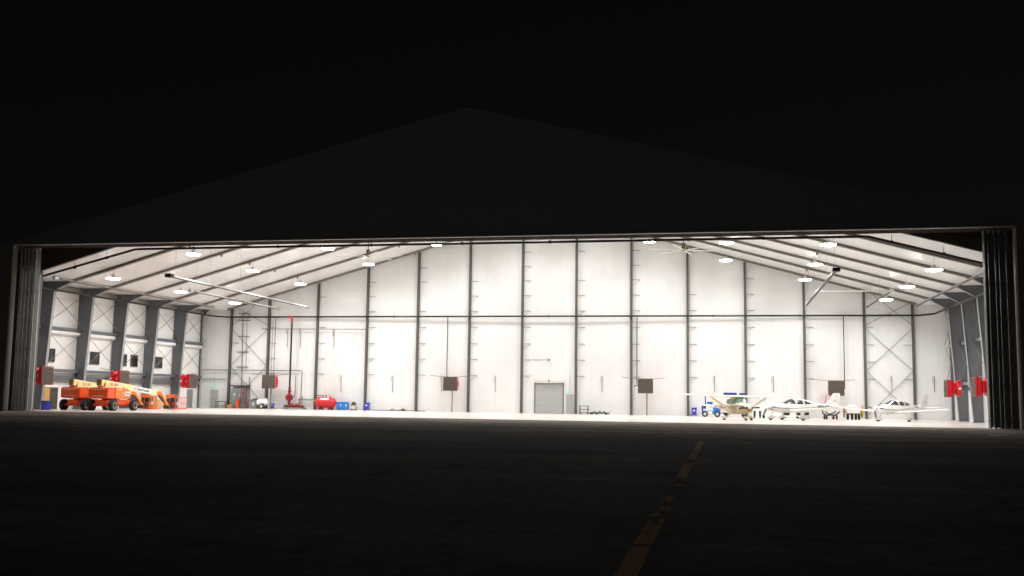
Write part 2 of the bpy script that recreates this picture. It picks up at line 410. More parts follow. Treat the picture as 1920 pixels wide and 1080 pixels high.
# header: pale trim, soffit, tracks, inner fascia
b = MB(); b.box(-XJ-.02, XJ+.02, -.09, .019, HD-.02, HD+.05); b.build('header_trim', 'headtrim', H)
b = MB(); b.box(-XJ-.1, XJ+.1, .302, 2.5, HD+.14, HD+.3); b.build('soffit', 'soffit', H)
for y in (.75, 1.25, 1.75, 2.2):
    b = MB(); b.box(-XJ, XJ, y-.07, y+.07, HD+.06, HD+.138); b.box(-XJ, XJ, y-.11, y-.072, HD+.03, HD+.12); b.build('door_track', 'soffit', H)
# jambs
for sgn in (-1, 1):
    b = MB(); x0, x1 = sgn*(XJ+.0), sgn*(XJ+.118)
    b.box(min(x0,x1), max(x0,x1), -.06, .45, 0, HD-.04); b.build('jamb_trim', 'trim', H)

def frame(y, first=False, last=False):
    """tapered portal frame: two columns, and one rafter running over the ridge"""
    t = .02; fl = .16
    kz = 10.8
    for sgn in (-1, 1):
        b = MB()
        xi0, xi1 = (41.2, 40.5) if not first else (37.72, 37.62)
        if last: xi0, xi1 = 41.8, 41.75
        kz_ = 10.8 if not first else raft_z(sgn*37.7)-.0
        X = lambda v: sgn*v
        xo = XW-.03 if not first else XW-.03
        # web up to the knee, then haunch
        if not first:
            poly = [(X(xo),0),(X(xi0),0),(X(xi1),kz_),(X(38.7 if not last else 41.0),raft_z(sgn*38.7)+.02),(X(38.7 if not last else 41.0),liner_z(39.2)+.3),(X(xo),liner_z(39.2)+.3)]
        else:
            poly = [(X(xo),0),(X(xi0),0),(X(xi1),kz_),(X(xi1),kz_+.6),(X(xi1),HD),(X(xo),HD)]
        b.prism(poly, y-t, y+t)
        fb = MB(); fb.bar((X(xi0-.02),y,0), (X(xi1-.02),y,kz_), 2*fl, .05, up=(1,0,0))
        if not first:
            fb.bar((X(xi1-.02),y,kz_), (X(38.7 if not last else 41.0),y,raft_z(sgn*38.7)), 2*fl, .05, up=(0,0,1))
        # stiffeners at the knee, base plate
        if not first:
            b.box(min(X(xo),X(xi1)), max(X(xo),X(xi1)), y-fl*.8, y-t-.001, kz_-.05, kz_+.02)
        b.box(min(X(xo),X(xi0-.12)), max(X(xo),X(xi0-.12)), y-.22, y+.22, .005, .045)
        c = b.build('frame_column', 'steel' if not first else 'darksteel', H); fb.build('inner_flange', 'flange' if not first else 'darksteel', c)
    b = MB()
    xe = 38.7 if not first else 37.6
    n = 12
    for sgn in (-1, 1):
        X0, X1 = 0, sgn*xe
        b.prism([(X0,raft_z(0)),(X1,raft_z(X1)),(X1,roof_z(X1)-.02),(X0,roof_z(0)-.02)] if first else
                [(X0,raft_z(0)),(X1,raft_z(X1)),(X1,liner_z(X1)+.12),(X0,liner_z(0)+.12)], y-t, y+t)
        b.bar((X0,y,raft_z(0)-.02), (X1,y,raft_z(X1)-.02), 2*fl, .045, up=(0,0,1))
        for i in range(1, 10):            # lateral brace lugs under the rafter
            if (i*7+int(y)) % 3 == 0:
                x = sgn*i*3.9; b.box(x-.09, x+.09, y-.06, y+.06, raft_z(x)-.26, raft_z(x)-.03)
    b.build('rafter', 'rafter' if not first else 'darksteel', H)
for i, y in enumerate(FY): frame(y, i == 0, i == len(FY)-1)

# pale strip on the front columns: lit flange edge put into the colour
for sgn in (-1, 1):
    b = MB(); x0 = sgn*37.56; b.box(min(x0,x0+sgn*.14), max(x0,x0+sgn*.14), 2.30, 2.42, 0, 11.5); b.build('lit_edge_strip', 'trim', H)

# back wall columns with diagonal flange braces out to the girts
GZ = [4.1, 5.9, 7.68, 9.54, 11.36, 13.1, 14.78, 16.4, 18.04]
CX = [(k-5.5)*BAY for k in range(12)]
CX = [-38.35] + CX + [38.35]
nbr = 0
for i, x in enumerate(CX):
    top = liner_z(x) - .02; b = MB(); dp = .34
    b.box(x-.12, x+.12, D-dp, D-dp+.03, .03, top); b.box(x-.012, x+.012, D-dp+.03, D-.02, .03, top)
    b.box(x-.12, x+.12, D-.03, D-.002, .03, top); b.box(x-.2, x+.2, D-dp-.05, D-.001, .004, .03)
    c = b.build('wind_column', 'darksteel', H)
    for j, z in enumerate(GZ):
        if z > top - 1.0: break
        if i in (0, 13) and j % 2: continue
        if abs(x) > 26 and j in (4, 6): continue
        if abs(x) < 27 and j == 7 and i % 2: continue
        if (i*5+j*3) % 7 == 0 and z > 13: continue
        dr = -1 if i == 13 else 1
        b = MB(); b.bar((x+dr*.1, D-dp+.05, z), (x+dr*.95, D-.02, z+.0), .04, .045)
        if (i*3+j) % 5 == 0: b.bar((x+dr*.93, D-.05, z-.02), (x+dr*.2, D-.03, z-.55), .014, .014)
        b.build('flange_brace', 'darksteel', c); nbr += 1

# rod bracing in the end bays of the back wall and along the side walls
def xbrace(p, q, r, s, rad=.028):
    b = MB(); b.tube([p, q], rad, 6); b.tube([(r[0], r[1]+.06 if abs(r[0]-s[0]) > .5 else r[1], r[2]), (s[0], s[1]+.06 if abs(r[0]-s[0]) > .5 else s[1], s[2])], rad, 6)
    return b.build('cross_brace', 'rod', H)
for sgn in (-1, 1):
    xa, xb = sgn*38.2, sgn*33.7
    for z0, z1, t0, t1 in ((.4, 4.9, 4.9, .4), (5.05, 9.3, 9.3, 5.05), (9.8, 13.6, 12.1, 9.8)):
        xbrace((xa,D-.25,z0), (xb,D-.25,z1), (xa,D-.25,t0), (xb,D-.25,t1))
for sgn in (-1, 1):
    for y0, y1 in zip(FY[1:-1], FY[2:]):
        for z0, z1 in ((7.7, 11.0), (3.8, 7.3)):
            x = sgn*41.35
            b = MB(); b.tube([(x,y0+.1,z0),(x,y1-.1,z1)], .026, 6); b.tube([(x-.06*sgn,y0+.1,z1),(x-.06*sgn,y1-.1,z0)], .026, 6); b.build('cross_brace', 'rod', H)
    for z in (7.5, 3.6):
        for y0, y1 in zip(FY[:-1], FY[1:]):
            b = MB(); x = sgn*41.7
            b.box(x-.11, x+.11, y0+.03, y1-.03, z-.14, z+.14); b.build('girt', 'steel' if sgn < 0 else 'galv', H)
    b = MB(); x = sgn*41.9; b.box(x-.15, x+.15, 2.7, D-.7, 11.15, 11.5); b.build('eave_strut', 'rafter', H)

# window-wall side: sagging liner ledges, low dark band, office windows and doors
for y0, y1 in zip(FY[1:-1], FY[2:]):
    b = MB(); prof = [(-XW,7.34),(-XW+.38,7.30),(-XW+.44,7.16),(-XW+.40,7.02),(-XW+.22,6.94),(-XW,6.90)]
    b.prism(prof, y0+.05, y1-.05); b.build('liner_ledge', 'sidewall', H, smooth=True)
    b = MB(); b.box(-XW, -XW+.30, y0+.05, y1-.05, 2.62, 3.12); b.build('wall_band', 'steel', H)
for y0, y1 in ((10.2,11.15),(16.7,18.15),(22.15,22.95),(23.8,25.0),(28.45,29.9)):
    fr = MB(); z0, z1 = 4.42, 5.56; x = -XW
    fr.box(x, x+.09, y0-.05, y0, z0-.05, z1+.05); fr.box(x, x+.09, y1, y1+.05, z0-.05, z1+.05)
    fr.box(x, x+.09, y0, y1, z1, z1+.05); fr.box(x, x+.12, y0, y1, z0-.05, z0); fr.box(x, x+.06, (y0+y1)/2-.02, (y0+y1)/2+.02, z0, z1)
    F = fr.build('window', 'darksteel', H)
    p = MB(); p.box(x+.02, x+.035, y0, y1, z0, z1); p.build('pane', 'winglass', F)
def wall_door(y0, y1, zt, leafmat, x=-XW):
    f = MB(); f.box(x, x+.1, y0-.12, y0, 0, zt+.12); f.box(x, x+.1, y1, y1+.12, 0, zt+.12); f.box(x, x+.1, y0, y1, zt, zt+.12)
    F = f.build('door_frame', 'white', H)
    l = MB(); l.box(x+.02, x+.06, y0, y1, .02, zt); Lf = l.build('door_leaf', leafmat, F)
    return F
F = wall_door(9.95, 11.95, 2.02, 'door_dark')
b = MB(); b.box(-XW+.061, -XW+.09, 10.0, 10.75, .03, 1.98); b.build('yellow_door_leaf', 'wood', F)
b = MB(); b.tube([(-XW+.1,10.68,1.0),(-XW+.16,10.68,1.0),(-XW+.16,10.56,1.0)], .018, 6); b.build('handle', 'galv', F)
F = wall_door(35.55, 37.0, 2.15, 'cabinet')
b = MB(); b.tube([(-XW+.06,36.85,1.0),(-XW+.13,36.85,1.0),(-XW+.13,36.7,1.0)], .018, 6); b.build('handle', 'galv', F)
F = wall_door(27.6, 30.4, 2.3, 'offwhite')
F = wall_door(21.9, 24.9, 2.3, 'door_dark')

# back wall: roll-up door and personnel doors
RD = empty('rolling_door', (0.05, D, 0)); RD.parent = H
b = MB()
for i in range(4):
    z0 = .02 + i*.82; b.box(-1.55, 1.55, -.08, -.03, z0+.008, z0+.805, bev=.01)
b.build('curtain', 'door_grey', RD)
b = MB()
for i in range(1, 4): b.box(-1.55, 1.55, -.075, -.031, .02+i*.82-.018, .02+i*.82+.004)
b.build('panel_joint', 'inkgrey', RD)
for s_ in (-1, 1):
    b = MB(); b.box(s_*1.6-.05, s_*1.6+.05, -.12, -.002, 0, 3.42); b.build('guide_rail', 'conduit', RD)
b = MB(); b.box(-1.68, 1.68, -.36, -.002, 3.38, 3.46); b.tube([(-1.6,-.2,3.6),(1.6,-.2,3.6)], .05, 8); b.box(-1.7,-1.6,-.3,-.002,3.47,3.72); b.box(1.6,1.7,-.3,-.002,3.47,3.72); b.build('roll_housing', 'offwhite', RD)
b = MB(); b.box(-.07, .07, -.28, -.13, 3.5, 3.72); b.build('operator', 'inkgrey', RD)
def back_door(x0, x1, zt):
    R = empty('personnel_door', ((x0+x1)/2, D, 0)); R.parent = H; w = (x1-x0)/2
    b = MB(); b.box(-w-.07, -w, -.09, -.002, 0, zt+.07); b.box(w, w+.07, -.09, -.002, 0, zt+.07); b.box(-w, w, -.09, -.002, zt, zt+.07); b.build('door_frame', 'offwhite', R)
    b = MB(); b.box(-w, w, -.05, -.004, .02, zt-.004); b.build('door_leaf', 'door_grey', R)
    b = MB(); b.tube([(-w+.1,-.05,1.),(-w+.1,-.12,1.),(-w+.24,-.12,1.)], .02, 6); b.build('handle', 'inkgrey', R)
back_door(1.96, 2.8, 2.13); back_door(-40.75, -39.75, 2.1)

# folded door leaves stacked at both jambs
def door_stack(sgn):
    for i in range(5):
        x = sgn*(XJ - .40 - i*.345)
        S = empty('door_leaf', (x, 0, 0)); S.parent = H
        b = MB(); b.box(-.05, .05, .45, .95, .06, HD-.32)
        for k in range(6): b.box(.05, .075, .5, .9, .5+k*2.3, .62+k*2.3); b.box(-.075, -.05, .5, .9, .5+k*2.3, .62+k*2.3)
        b.build('panel', 'leaf', S)
        b = MB(); b.box(-.035, .035, .38, .45, .04, HD-.3); b.build('edge_seal', 'trim' if sgn < 0 else 'leaf', S)
        b = MB(); b.box(-.06, .06, .6, .9, HD-.32, HD-.12); b.build('roller_hanger', 'galv', S)
        # inclined web linking a leaf to the next one: the fold
        if i < 4 and sgn > 0:
            b = MB(); b.bar((-sgn*.07, .92 if i % 2 else .55, (HD-.3)/2), (-sgn*(.275 if i % 2 else .285), .92 if i % 2 else .55, (HD-.3)/2), .03, HD-.5); b.build('fold_hinge', 'leaf', S)
door_stack(-1); door_stack(1)

# ------------------------------------------------------------------ high bay lamps
def lamp(x, y, label, first=None):
    z = 21.1 - .2675*abs(x)
    if first is None:
        t = empty('high_bay_lamp', (x,y,z))
        b = MB(); b.lathe([(.0,.40),(.12,.40),(.15,.22),(.32,.17),(.63,.09),(.65,.02),(.62,.02),(.6,.05),(.0,.06)], n=24); b.build('housing', 'offwhite', t, smooth=True)
        b = MB(); b.lathe([(.0,.03),(.61,.03),(.62,-.01),(.56,-.05),(.4,-.08),(.0,-.09)], n=24); b.build('lens', 'lens', t, smooth=True)
        b = MB(); b.tube([(0,0,.42),(0,0,1.5)], .012, 6); b.build('hanger_rod', 'galv', t)
        ld = bpy.data.lights.new('lamp_light', 'AREA'); ld.shape = 'DISK'; ld.size = 1.1; ld.energy = LAMP_W; ld.color = (1., .995, .985); ld.spread = radians(150)
        lo = bpy.data.objects.new('lamp_light', ld); COL.objects.link(lo); lo.parent = t; lo.location = (0,0,-.11)
    else:
        t = copy_tree(first); t.location = (x,y,z)
    return tag(t, label, 'ceiling lamp', 'high bay lamps under the roof')
LAMP_W = 440
first = None
XL = [-34.7,-26.95,-19.05,-11.4,-3.8,3.85,11.6,19.35,27.1,34.8]
ordn = ['nearest', 'second from', 'third from', 'fourth from', 'fifth from']
for row, y in (('front', 8.5), ('middle', 20.3), ('rear', 32.1)):
    for i, x in enumerate(XL):
        yy = y
        side, k = ('office window wall', i) if i < 5 else ('wall beside the aircraft', 9-i)
        lab = f"white round high bay lamp in the {row} row, {ordn[k]} the {side}"
        o = lamp(x, yy, lab, first)
        if first is None: first = o

# ------------------------------------------------------------------ ceiling fans
def fan(x, y, z, rz, label, first=None):
    if first is None:
        t = empty('ceiling_fan', (x,y,z), rz)
        b = MB(); b.tube([(0,0,.2),(0,0,liner_z(x)-z)], .05, 8); b.build('drop_rod', 'darksteel', t)
        b = MB(); b.lathe([(.0,.75),(.2,.75),(.22,.3),(.16,.24),(.0,.24)], n=16); b.build('motor', 'darksteel', t, smooth=True)
        b = MB(); b.lathe([(.0,.2),(.22,.2),(.26,.08),(.26,.0),(.0,-.04)], n=16); b.build('hub', 'fanyellow', t, smooth=True)
        for k in range(6):
            a = 2*pi*k/6; b = MB()
            rows = []
            for r in (.3, 1., 2.4, 3.5):
                hw = .15; rows.append([Vector((r,-hw,.05)), Vector((r,-.03,.095)), Vector((r,hw,.035)), Vector((r,-.03,.06))])
            mt = Matrix.Rotation(a, 4, 'Z')
            b.grid([[mt @ p for p in q] for q in rows], closed_u=True); R = [mt @ p for p in rows[-1]]; b.face(R)
            b.build('blade', 'white', t, smooth=True)
    else:
        t = copy_tree(first); t.location = (x,y,z); t.rotation_euler = (0,0,rz)
    return tag(t, label, 'ceiling fan', 'large ceiling fans')
f1 = fan(-17.5, 27.6, 16.2, .08, 'large ceiling fan with long white blades in the roof half over the red tank')
fan(15.3, 26.7, 16.2, .3, 'large ceiling fan with long white blades in the roof half over the aircraft', f1)

# ------------------------------------------------------------------ radiant tube heaters
def heater(x, y0, y1, z, label, box=True):
    t = empty('tube_heater', (x,y0,z)); L = y1-y0
    b = MB(); b.tube([(0,.2,-.06),(0,L,-.06)], .055, 8); b.build('burner_tube', 'darksteel', t, smooth=True)
    b = MB()
    pr = [(-.14,-.04),(-.08,.08),(.08,.08),(.14,-.04)]
    b.grid([[(u, .5, v) for u, v in pr], [(u, L-.3, v) for u, v in pr]]); b.grid([[(u*.96, .5, v-.012) for u, v in pr], [(u*.96, L-.3, v-.012) for u, v in pr]]); b.build('reflector', 'reflector', t)
    b = MB(); b.box(-.27 if box else -.14, .27 if box else .14, -.4, .2, -.14, .17, bev=.02); b.build('burner_box', 'black' if box else 'galv', t)
    b = MB(); b.box(-.12, .12, L-.3, L+.05, -.1, .12); b.tube([(0,L,0),(0,L+.25,-.15)], .04, 6); b.build('exhaust_end', 'galv', t)
    for k in range(int(L//6)+1):
        y = .8 + k*6.
        if y > L: break
        b = MB(); b.tube([(0,y,.1),(0,y,max(.5, liner_z(x)-z))], .012, 5); b.build('hanger', 'galv', t)
    return tag(t, label, 'tube heater', 'radiant tube heaters under the roof')
heater(-26.8, 4.6, 34.1, 11.5, 'long white tube heater with a black burner box over the boom lifts')
heater(27.35, 5.6, 34.2, 11.5, 'long white tube heater with a black burner box above the white aircraft')
heater(-38.6, 6.0, 34.5, 11.6, 'long white tube heater along the eave of the office window wall', False)
heater(38.4, 7.5, 36.5, 11.6, 'long white tube heater along the eave beside the folded door', False)
heater(33.55, 20.7, 36.4, 11.5, 'short white tube heater near the end wall, over the parked aircraft', False)
heater(-31.2, 16.2, 36.0, 11.5, 'slim white tube heater next to the eave, over the boom lift baskets', False)

# ------------------------------------------------------------------ pipework
def pipe(name, pts, r, mat, label, hang=()):
    t = MB(); t.tube(pts, r, 10); o = t.build(name, mat, smooth=True)
    return tag(o, label, 'pipe')
t = empty('sprinkler_main', (0,D-.55,10.75)); tag(t, 'long black sprinkler main crossing the back wall in front of its columns', 'pipe')
b = MB(); b.tube([(-40.25,-33.,.05),(-40.25,-1.6,.05),(-40.1,-1.2,.04),(-38.9,0,0),(38.9,0,0),(40.05,-1.2,.04),(40.2,-1.6,.05),(40.2,-33.,.05)], .1, 10); b.build('main_pipe', 'black', t, smooth=True)
for x in range(-36, 40, 9):
    b = MB(); b.tube([(x,0,-.13),(x,0,.13)], .0, 3) if False else b.lathe([(.0,-.07),(.13,-.07),(.13,.07),(.0,.07)], (x,0,0), 'x', 12); b.build('coupling', 'black', t)
t = empty('header_pipe', (0,3.3,0)); tag(t, 'black pipe slung behind the door header, bending down along both roof slopes', 'pipe')
b = MB(); b.tube([(-38.2,0,11.40),(-29.4,0,13.62),(-28.9,0,13.64),(28.9,0,13.64),(29.4,0,13.62),(37.4,0,11.48)], .1, 10); b.build('pipe_run', 'black', t, smooth=True)
for x in (-35,-32,-24,-16.5,-8.5,-1,6,14,22,31,34.5):
    z = 13.64 if abs(x) < 29 else 13.62 - (abs(x)-29.4)*.262
    b = MB(); b.tube([(x,0,z),(x,0,z+.55)], .018, 5); b.box(x-.1,x+.1,-.1,.1,z-.11,z+.11); b.build('hanger', 'black', t)
for x, z1, lab in ((-11.6,3.95,'black drop pipe feeding the louvred unit between the tank and the roll-up door'),(9.8,3.2,'black drop pipe beside the louvred unit next to the roll-up door'),(31.4,3.1,'black drop pipe feeding the louvred unit behind the aircraft tail')):
    pipe('drop_pipe', [(x,D-.55,10.68),(x,D-.55,z1+.15),(x+.05,D-.55,z1),(x-.3 if x > 5 else x+.3,D-.62,z1-.08)], .05, 'black', lab)
pipe('drop_pipe', [(-32.55,D-.55,10.68),(-32.55,D-.55,4.2),(-32.5,D-.7,4.0)], .04, 'conduit', 'thin dark drop pipe above the louvred unit in the braced corner bay')
pipe('drop_pipe', [(-32.95,D-.4,10.5),(-32.95,D-.4,.3)], .025, 'conduit', 'slim conduit drop beside the second wall column of the braced corner bay')
# red riser with its valve and pump skid
t = empty('fire_riser', (-30.4, D-.75, 0)); tag(t, 'tall fire riser, dark pipe with red elbow at top and red valve below', 'fire riser')
b = MB(); b.tube([(0,0,2.4),(0,0,10.2)], .10, 12); b.build('standpipe', 'black', t, smooth=True)
b = MB(); b.tube([(0,0,10.15),(0,0,10.45),(-.08,.0,10.62),(-.25,.2,10.75)], .125, 10); b.lathe([(.0,-.12),(.16,-.12),(.16,.12),(.0,.12)], (-.3,.2,10.75), 'x', 12); b.build('elbow', 'red', t, smooth=True)
b = MB(); b.lathe([(.0,1.75),(.13,1.75),(.16,1.95),(.22,2.0),(.22,2.1),(.13,2.14),(.13,2.4),(.2,2.42),(.2,2.5),(.0,2.5)], n=14); b.lathe([(.0,-.28),(.36,-.28),(.43,-.12),(.43,.12),(.36,.28),(.0,.28)], (0,0,1.35), 'y', 18); b.tube([(0,0,.35),(0,0,.95)], .16, 12); b.tube([(0,-.1,2.25),(.3,-.2,2.25)], .05, 8); b.build('alarm_valve', 'darkred', t, smooth=True)
b = MB(); b.tube([(0,-.3,1.35),(0,-.42,1.35)], .05, 8); b.lathe([(.14,-.02),(.18,-.02),(.18,.02),(.14,.02)], (0,-.44,1.35), 'y', 14); b.build('handwheel', 'darkred', t, smooth=True)
t = empty('pump_skid', (-29.6, D-.9, 0)); tag(t, 'low dark red pump skid on a grey frame below the riser', 'pump')
b = MB(); b.box(-1.35,1.3,-.45,-.33,.06,.2); b.box(-1.35,1.3,.33,.45,.06,.2); b.box(-1.35,-1.23,-.33,.33,.06,.2); b.box(1.18,1.3,-.33,.33,.06,.2); b.box(-1.2,-1.0,-.4,.4,0,.06); b.box(1.0,1.2,-.4,.4,0,.06); b.build('skid_frame', 'cabinet', t)
b = MB(); b.tube([(-.95,0,.36),(.6,0,.36),(.95,0,.36),(1.12,0,.25)], [.17,.19,.18,.12], 14); b.lathe([(.0,-.2),(.26,-.2),(.26,.2),(.0,.2)], (.25,0,.42), 'x', 16); b.lathe([(.0,-.12),(.24,-.12),(.24,.12),(.0,.12)], (-.35,0,.4), 'x', 14); b.build('pump_body', 'darkred', t, smooth=True)
b = MB(); b.box(-1.3,-.98,-.28,.28,.22,.5,bev=.03); b.build('motor', 'darksteel', t)
b = MB(); b.tube([(.5,0,.5),(.5,0,1.1)], .06, 8); b.tube([(.85,.05,.4),(.85,.05,1.5)], .055, 8); b.lathe([(.0,0),(.1,0),(.1,.2),(.0,.2)], (.5,0,1.05), 'z', 10); b.build('discharge_pipe', 'conduit', t, smooth=True)
for k,(dx,h) in enumerate(((-.05,2.2),(.2,3.4))):
    pass
pipe('service_pipe', [(-41.95,D-.3,4.47),(-29.2,D-.3,4.47),(-29.1,D-.3,4.4),(-29.1,D-.45,1.5),(-29.1,D-.6,.5)], .05, 'conduit', 'grey service pipe crossing the corner bays then dropping to the pump skid')
pipe('service_pipe', [(-41.95,D-.18,3.38),(-38.75,D-.18,3.38)], .04, 'conduit', 'short grey pipe stub above the corner exit door')
pipe('service_pipe', [(-34.3,D-.47,9.33),(-33.6,D-.5,9.33),(-21.2,D-.5,9.3)], .045, 'conduit', 'thin horizontal grey pipe high on the wall across the riser bays')
pipe('service_pipe', [(-29.8,D-.5,3.9),(-29.8,D-.5,1.9),(-29.9,D-.6,1.3)], .045, 'conduit', 'thin grey pipe dropping just beside the red alarm valve')
pipe('suction_pipe', [(-29.2,D-.35,1.12),(-27.6,D-.35,1.12),(-27.3,D-.4,1.0)], .09, 'cabinet', 'fat grey pipe running from pump skid towards the red tank')
pipe('gas_pipe', [(-41.1,34,12.0),(-34.3,34,12.0)], .05, 'white', 'thin white pipe under the eave above the corner bays')
pipe('gas_pipe', [(28.3,34,12.9),(40.6,34,12.85)], .07, 'white', 'white pipe crossing under the roof above the parked aircraft')

# wall droppers: thin twin conduits at bay centres
drops = [(-24.35,2.05,3.98,'beside the red tank'),(-18.1,2.1,4.0,'above the floor hose'),(-12.3,2.2,4.1,'beside the louvred unit nearest the hose'),(-6.07,2.3,4.1,'one bay before the roll-up door'),(5.95,2.45,4.2,'above the low black floor trolley'),(18.08,2.6,4.3,'above the blue tow tractor'),(24.2,2.65,4.35,'above the white aircraft canopy'),(36.14,2.8,4.5,'in the braced bay behind the aircraft'),(40.3,2.85,4.5,'in the last corner bay behind the aircraft')]
for x, z0, z1, wh in drops:
    b = MB(); b.tube([(x,D-.08,z0),(x,D-.08,z1)], .028, 6); b.tube([(x-.16,D-.08,z1-.02),(x-.16,D-.08,z1-.75)], .012, 6); b.tube([(x-.16,D-.08,z1-.4),(x,D-.08,z1-.4)], .012, 6)
    tag(b.build('wall_dropper', 'conduit'), f'thin grey dropper conduit on the back wall {wh}', 'conduit', 'dropper conduits on the back wall')
for x in (-31.2,-29.55):
    b = MB(); b.tube([(x,D-.08,7.2),(x,D-.08,9.2)], .03, 6); b.tube([(x-.16,D-.08,9.5),(x-.16,D-.08,8.8)], .018, 6); b.tube([(x-.16,D-.08,9.3),(x,D-.08,9.2)], .015, 6)
    tag(b.build('wall_dropper', 'conduit'), 'thin grey dropper conduit high on the wall ' + ('before' if x < -30 else 'after') + ' the fire riser', 'conduit', 'dropper conduits on the back wall')
b = MB(); b.tube([(-25.4,D-.08,7.2),(-25.4,D-.08,9.3)], .03, 6); b.tube([(-25.55,D-.08,9.3),(-25.55,D-.08,8.5)], .018, 6); b.tube([(-25.55,D-.08,8.6),(-25.4,D-.08,8.6)], .015, 6)
tag(b.build('wall_dropper', 'conduit'), 'thin grey dropper conduit high on the wall above the red tank', 'conduit', 'dropper conduits on the back wall')
t = MB(); t.tube([(-36.75,D-.12,2.7),(-36.95,D-.12,11.3)], .05, 6); t.tube([(-36.3,D-.12,4.4),(-36.4,D-.12,10.9)], .025, 6)
for z in (11.2,10.37,8.46,6.63,4.86): t.box(-37.5,-36.05,D-.14,D-.08,z-.04,z+.04)
tag(t.build('conduit_ladder', 'conduit'), 'vertical conduit with cross brackets inside the braced bay by the corner', 'conduit')
b = MB(); b.box(-.09,.09,-.34,-.06,5.83,5.98,bev=.02); b.tube([(0,-.06,5.92),(0,0,5.92)], .05, 8)
o = b.build('security_camera', 'darksteel'); o.location = (0,D,0); tag(o, 'small security camera on the wall above the roll-up door', 'camera')
b = MB(); b.tube([(-1.9,D-.06,5.92),(-.2,D-.06,5.92)], .02, 6); tag(b.build('camera_conduit', 'conduit'), 'thin conduit leading to the security camera above the roll-up door', 'conduit')

# ------------------------------------------------------------------ exit signs
def exit_sign(x, z, label):
    t = empty('exit_sign', (x,D-.03,z)); tag(t, label, 'exit sign', 'green exit signs')
    b = MB(); b.box(-.2,.2,-.06,0,-.13,.13,bev=.01); b.build('sign_box', 'offwhite', t)
    text_obj('lettering', 'EXIT', .2, 'exit', t, (-.19,-.066,-.07), (1,0,0), (0,-1,0), bold=.008, sx=.86)
    b = MB(); b.box(-.185,.185,-.064,-.061,-.115,-.1); b.box(-.185,.185,-.064,-.061,.1,.115); b.build('light_bar', 'exit', t)
    b = MB(); b.tube([(0,-.02,.13),(0,-.02,1.75)], .018, 6); b.build('feed_conduit', 'galv', t)
exit_sign(-40.3, 2.5, 'green exit sign over the corner door near the boom lifts')
exit_sign(2.35, 2.55, 'green exit sign over the door beside the roll-up door')

# ------------------------------------------------------------------ high expansion foam units: louvred outlet, red flared body
def foam_unit(loc, rz, label, pole=False, first=None):
    t = empty('foam_generator', loc, rz); tag(t, label, 'foam generator', 'red foam generators on the walls')
    # local +x = outlet
    b = MB(); b.box(-.03,.08,-.81,-.78,-.79,.79); b.box(-.03,.08,.78,.81,-.79,.79); b.box(-.03,.08,-.78,.78,.765,.79); b.box(-.03,.08,-.78,.78,-.79,-.765); b.build('casing', 'red' if abs(loc[1]-D) > 3 else 'louvre', t)
    b = MB()
    for k in range(14):
        z = -.72 + k*.108
        b.grid([[(.12,-.78,z),(.12,.78,z)],[(.0,-.78,z+.085),(.0,.78,z+.085)]]); b.grid([[(.11,-.78,z-.012),(.11,.78,z-.012)],[(-.01,-.78,z+.073),(-.01,.78,z+.073)]])
    b.build('louvre', 'louvre', t)
    b = MB(); b.face([(-.025,-.78,-.76),(-.025,.78,-.76),(-.025,.78,.76),(-.025,-.78,.76)]); b.build('louvre_screen', 'louvre_gap', t)
    def sq(x, h): return [(x,-h,-h*.97),(x,h,-h*.97),(x,h,h*.97),(x,-h,h*.97)]
    b = MB(); R = b.grid([sq(-.07,.8),sq(-.22,.8),sq(-.52,.5),sq(-.66,.5)], closed_u=True); b.cap(R[0], True); b.cap(R[-1]); b.build('flared_housing', 'red', t)
    b = MB(); b.lathe([(.0,-1.24),(.5,-1.24),(.70,-1.16),(.76,-.98),(.70,-.78),(.5,-.67),(.0,-.67)], axis='x', n=22); b.build('blower_drum', 'red', t, smooth=True)
    b = MB()
    for a in (0, pi/2, pi, 3*pi/2): b.box(-1.12,-.82, .72*cos(a+pi/4)-.11, .72*cos(a+pi/4)+.11, .72*sin(a+pi/4)-.11, .72*sin(a+pi/4)+.11)
    b.build('mounting_lug', 'red', t)
    b = MB(); b.box(-.34,-.28,-.805,-.80,-.12,.12) ; b.box(-1.08,-.88,-.775,-.76,-.1,.1); b.box(-1.08,-.88,.76,.775,-.1,.1); b.build('label_plate', 'white', t)
    b = MB(); b.tube([(-.9,-.35,.74),(-.9,-2.6,.92)], .03, 6); b.tube([(-.9,.35,.74),(-.9,2.0,.9)], .03, 6); b.build('support_bar', 'conduit', t)
    b = MB(); b.box(-2.2,-1.2,-.09,.09,-.1,.1); b.build('wall_bracket', 'steel', t)
    if pole:
        b = MB(); b.tube([(-.5,.12,-.7),(-.5,.12,-loc[2])], .055, 8); b.build('support_post', 'darksteel', t, smooth=True)
    return t
lab = ['on a post beside the fire riser','on a post between the floor hose and roll-up door','on a post past the roll-up door','behind the white aircraft tail']
for x, l in zip((-32.37,-10.72,10.84,30.4), lab):
    foam_unit((x, D-2.2 if x < 30 else D-2.0, 3.12), -pi/2, f'brown louvred red foam generator {l}', pole=x < 30)
for y, l in ((6.1,'its louvre showing, near the folded door above a blue drum'),(17.95,'on the office window wall, above the lift booms'),(31.3,'in the corner by the grey door')):
    foam_unit((-39.05, y, 3.0), 0, f'red foam generator, {l}')
for y, l in ((26.3,'farther one on the wall beyond the aircraft wing tip'),(15.6,'half hidden by the folded door leaves')):
    foam_unit((39.0, y, 3.05), pi, f'bright red foam generator {l}')

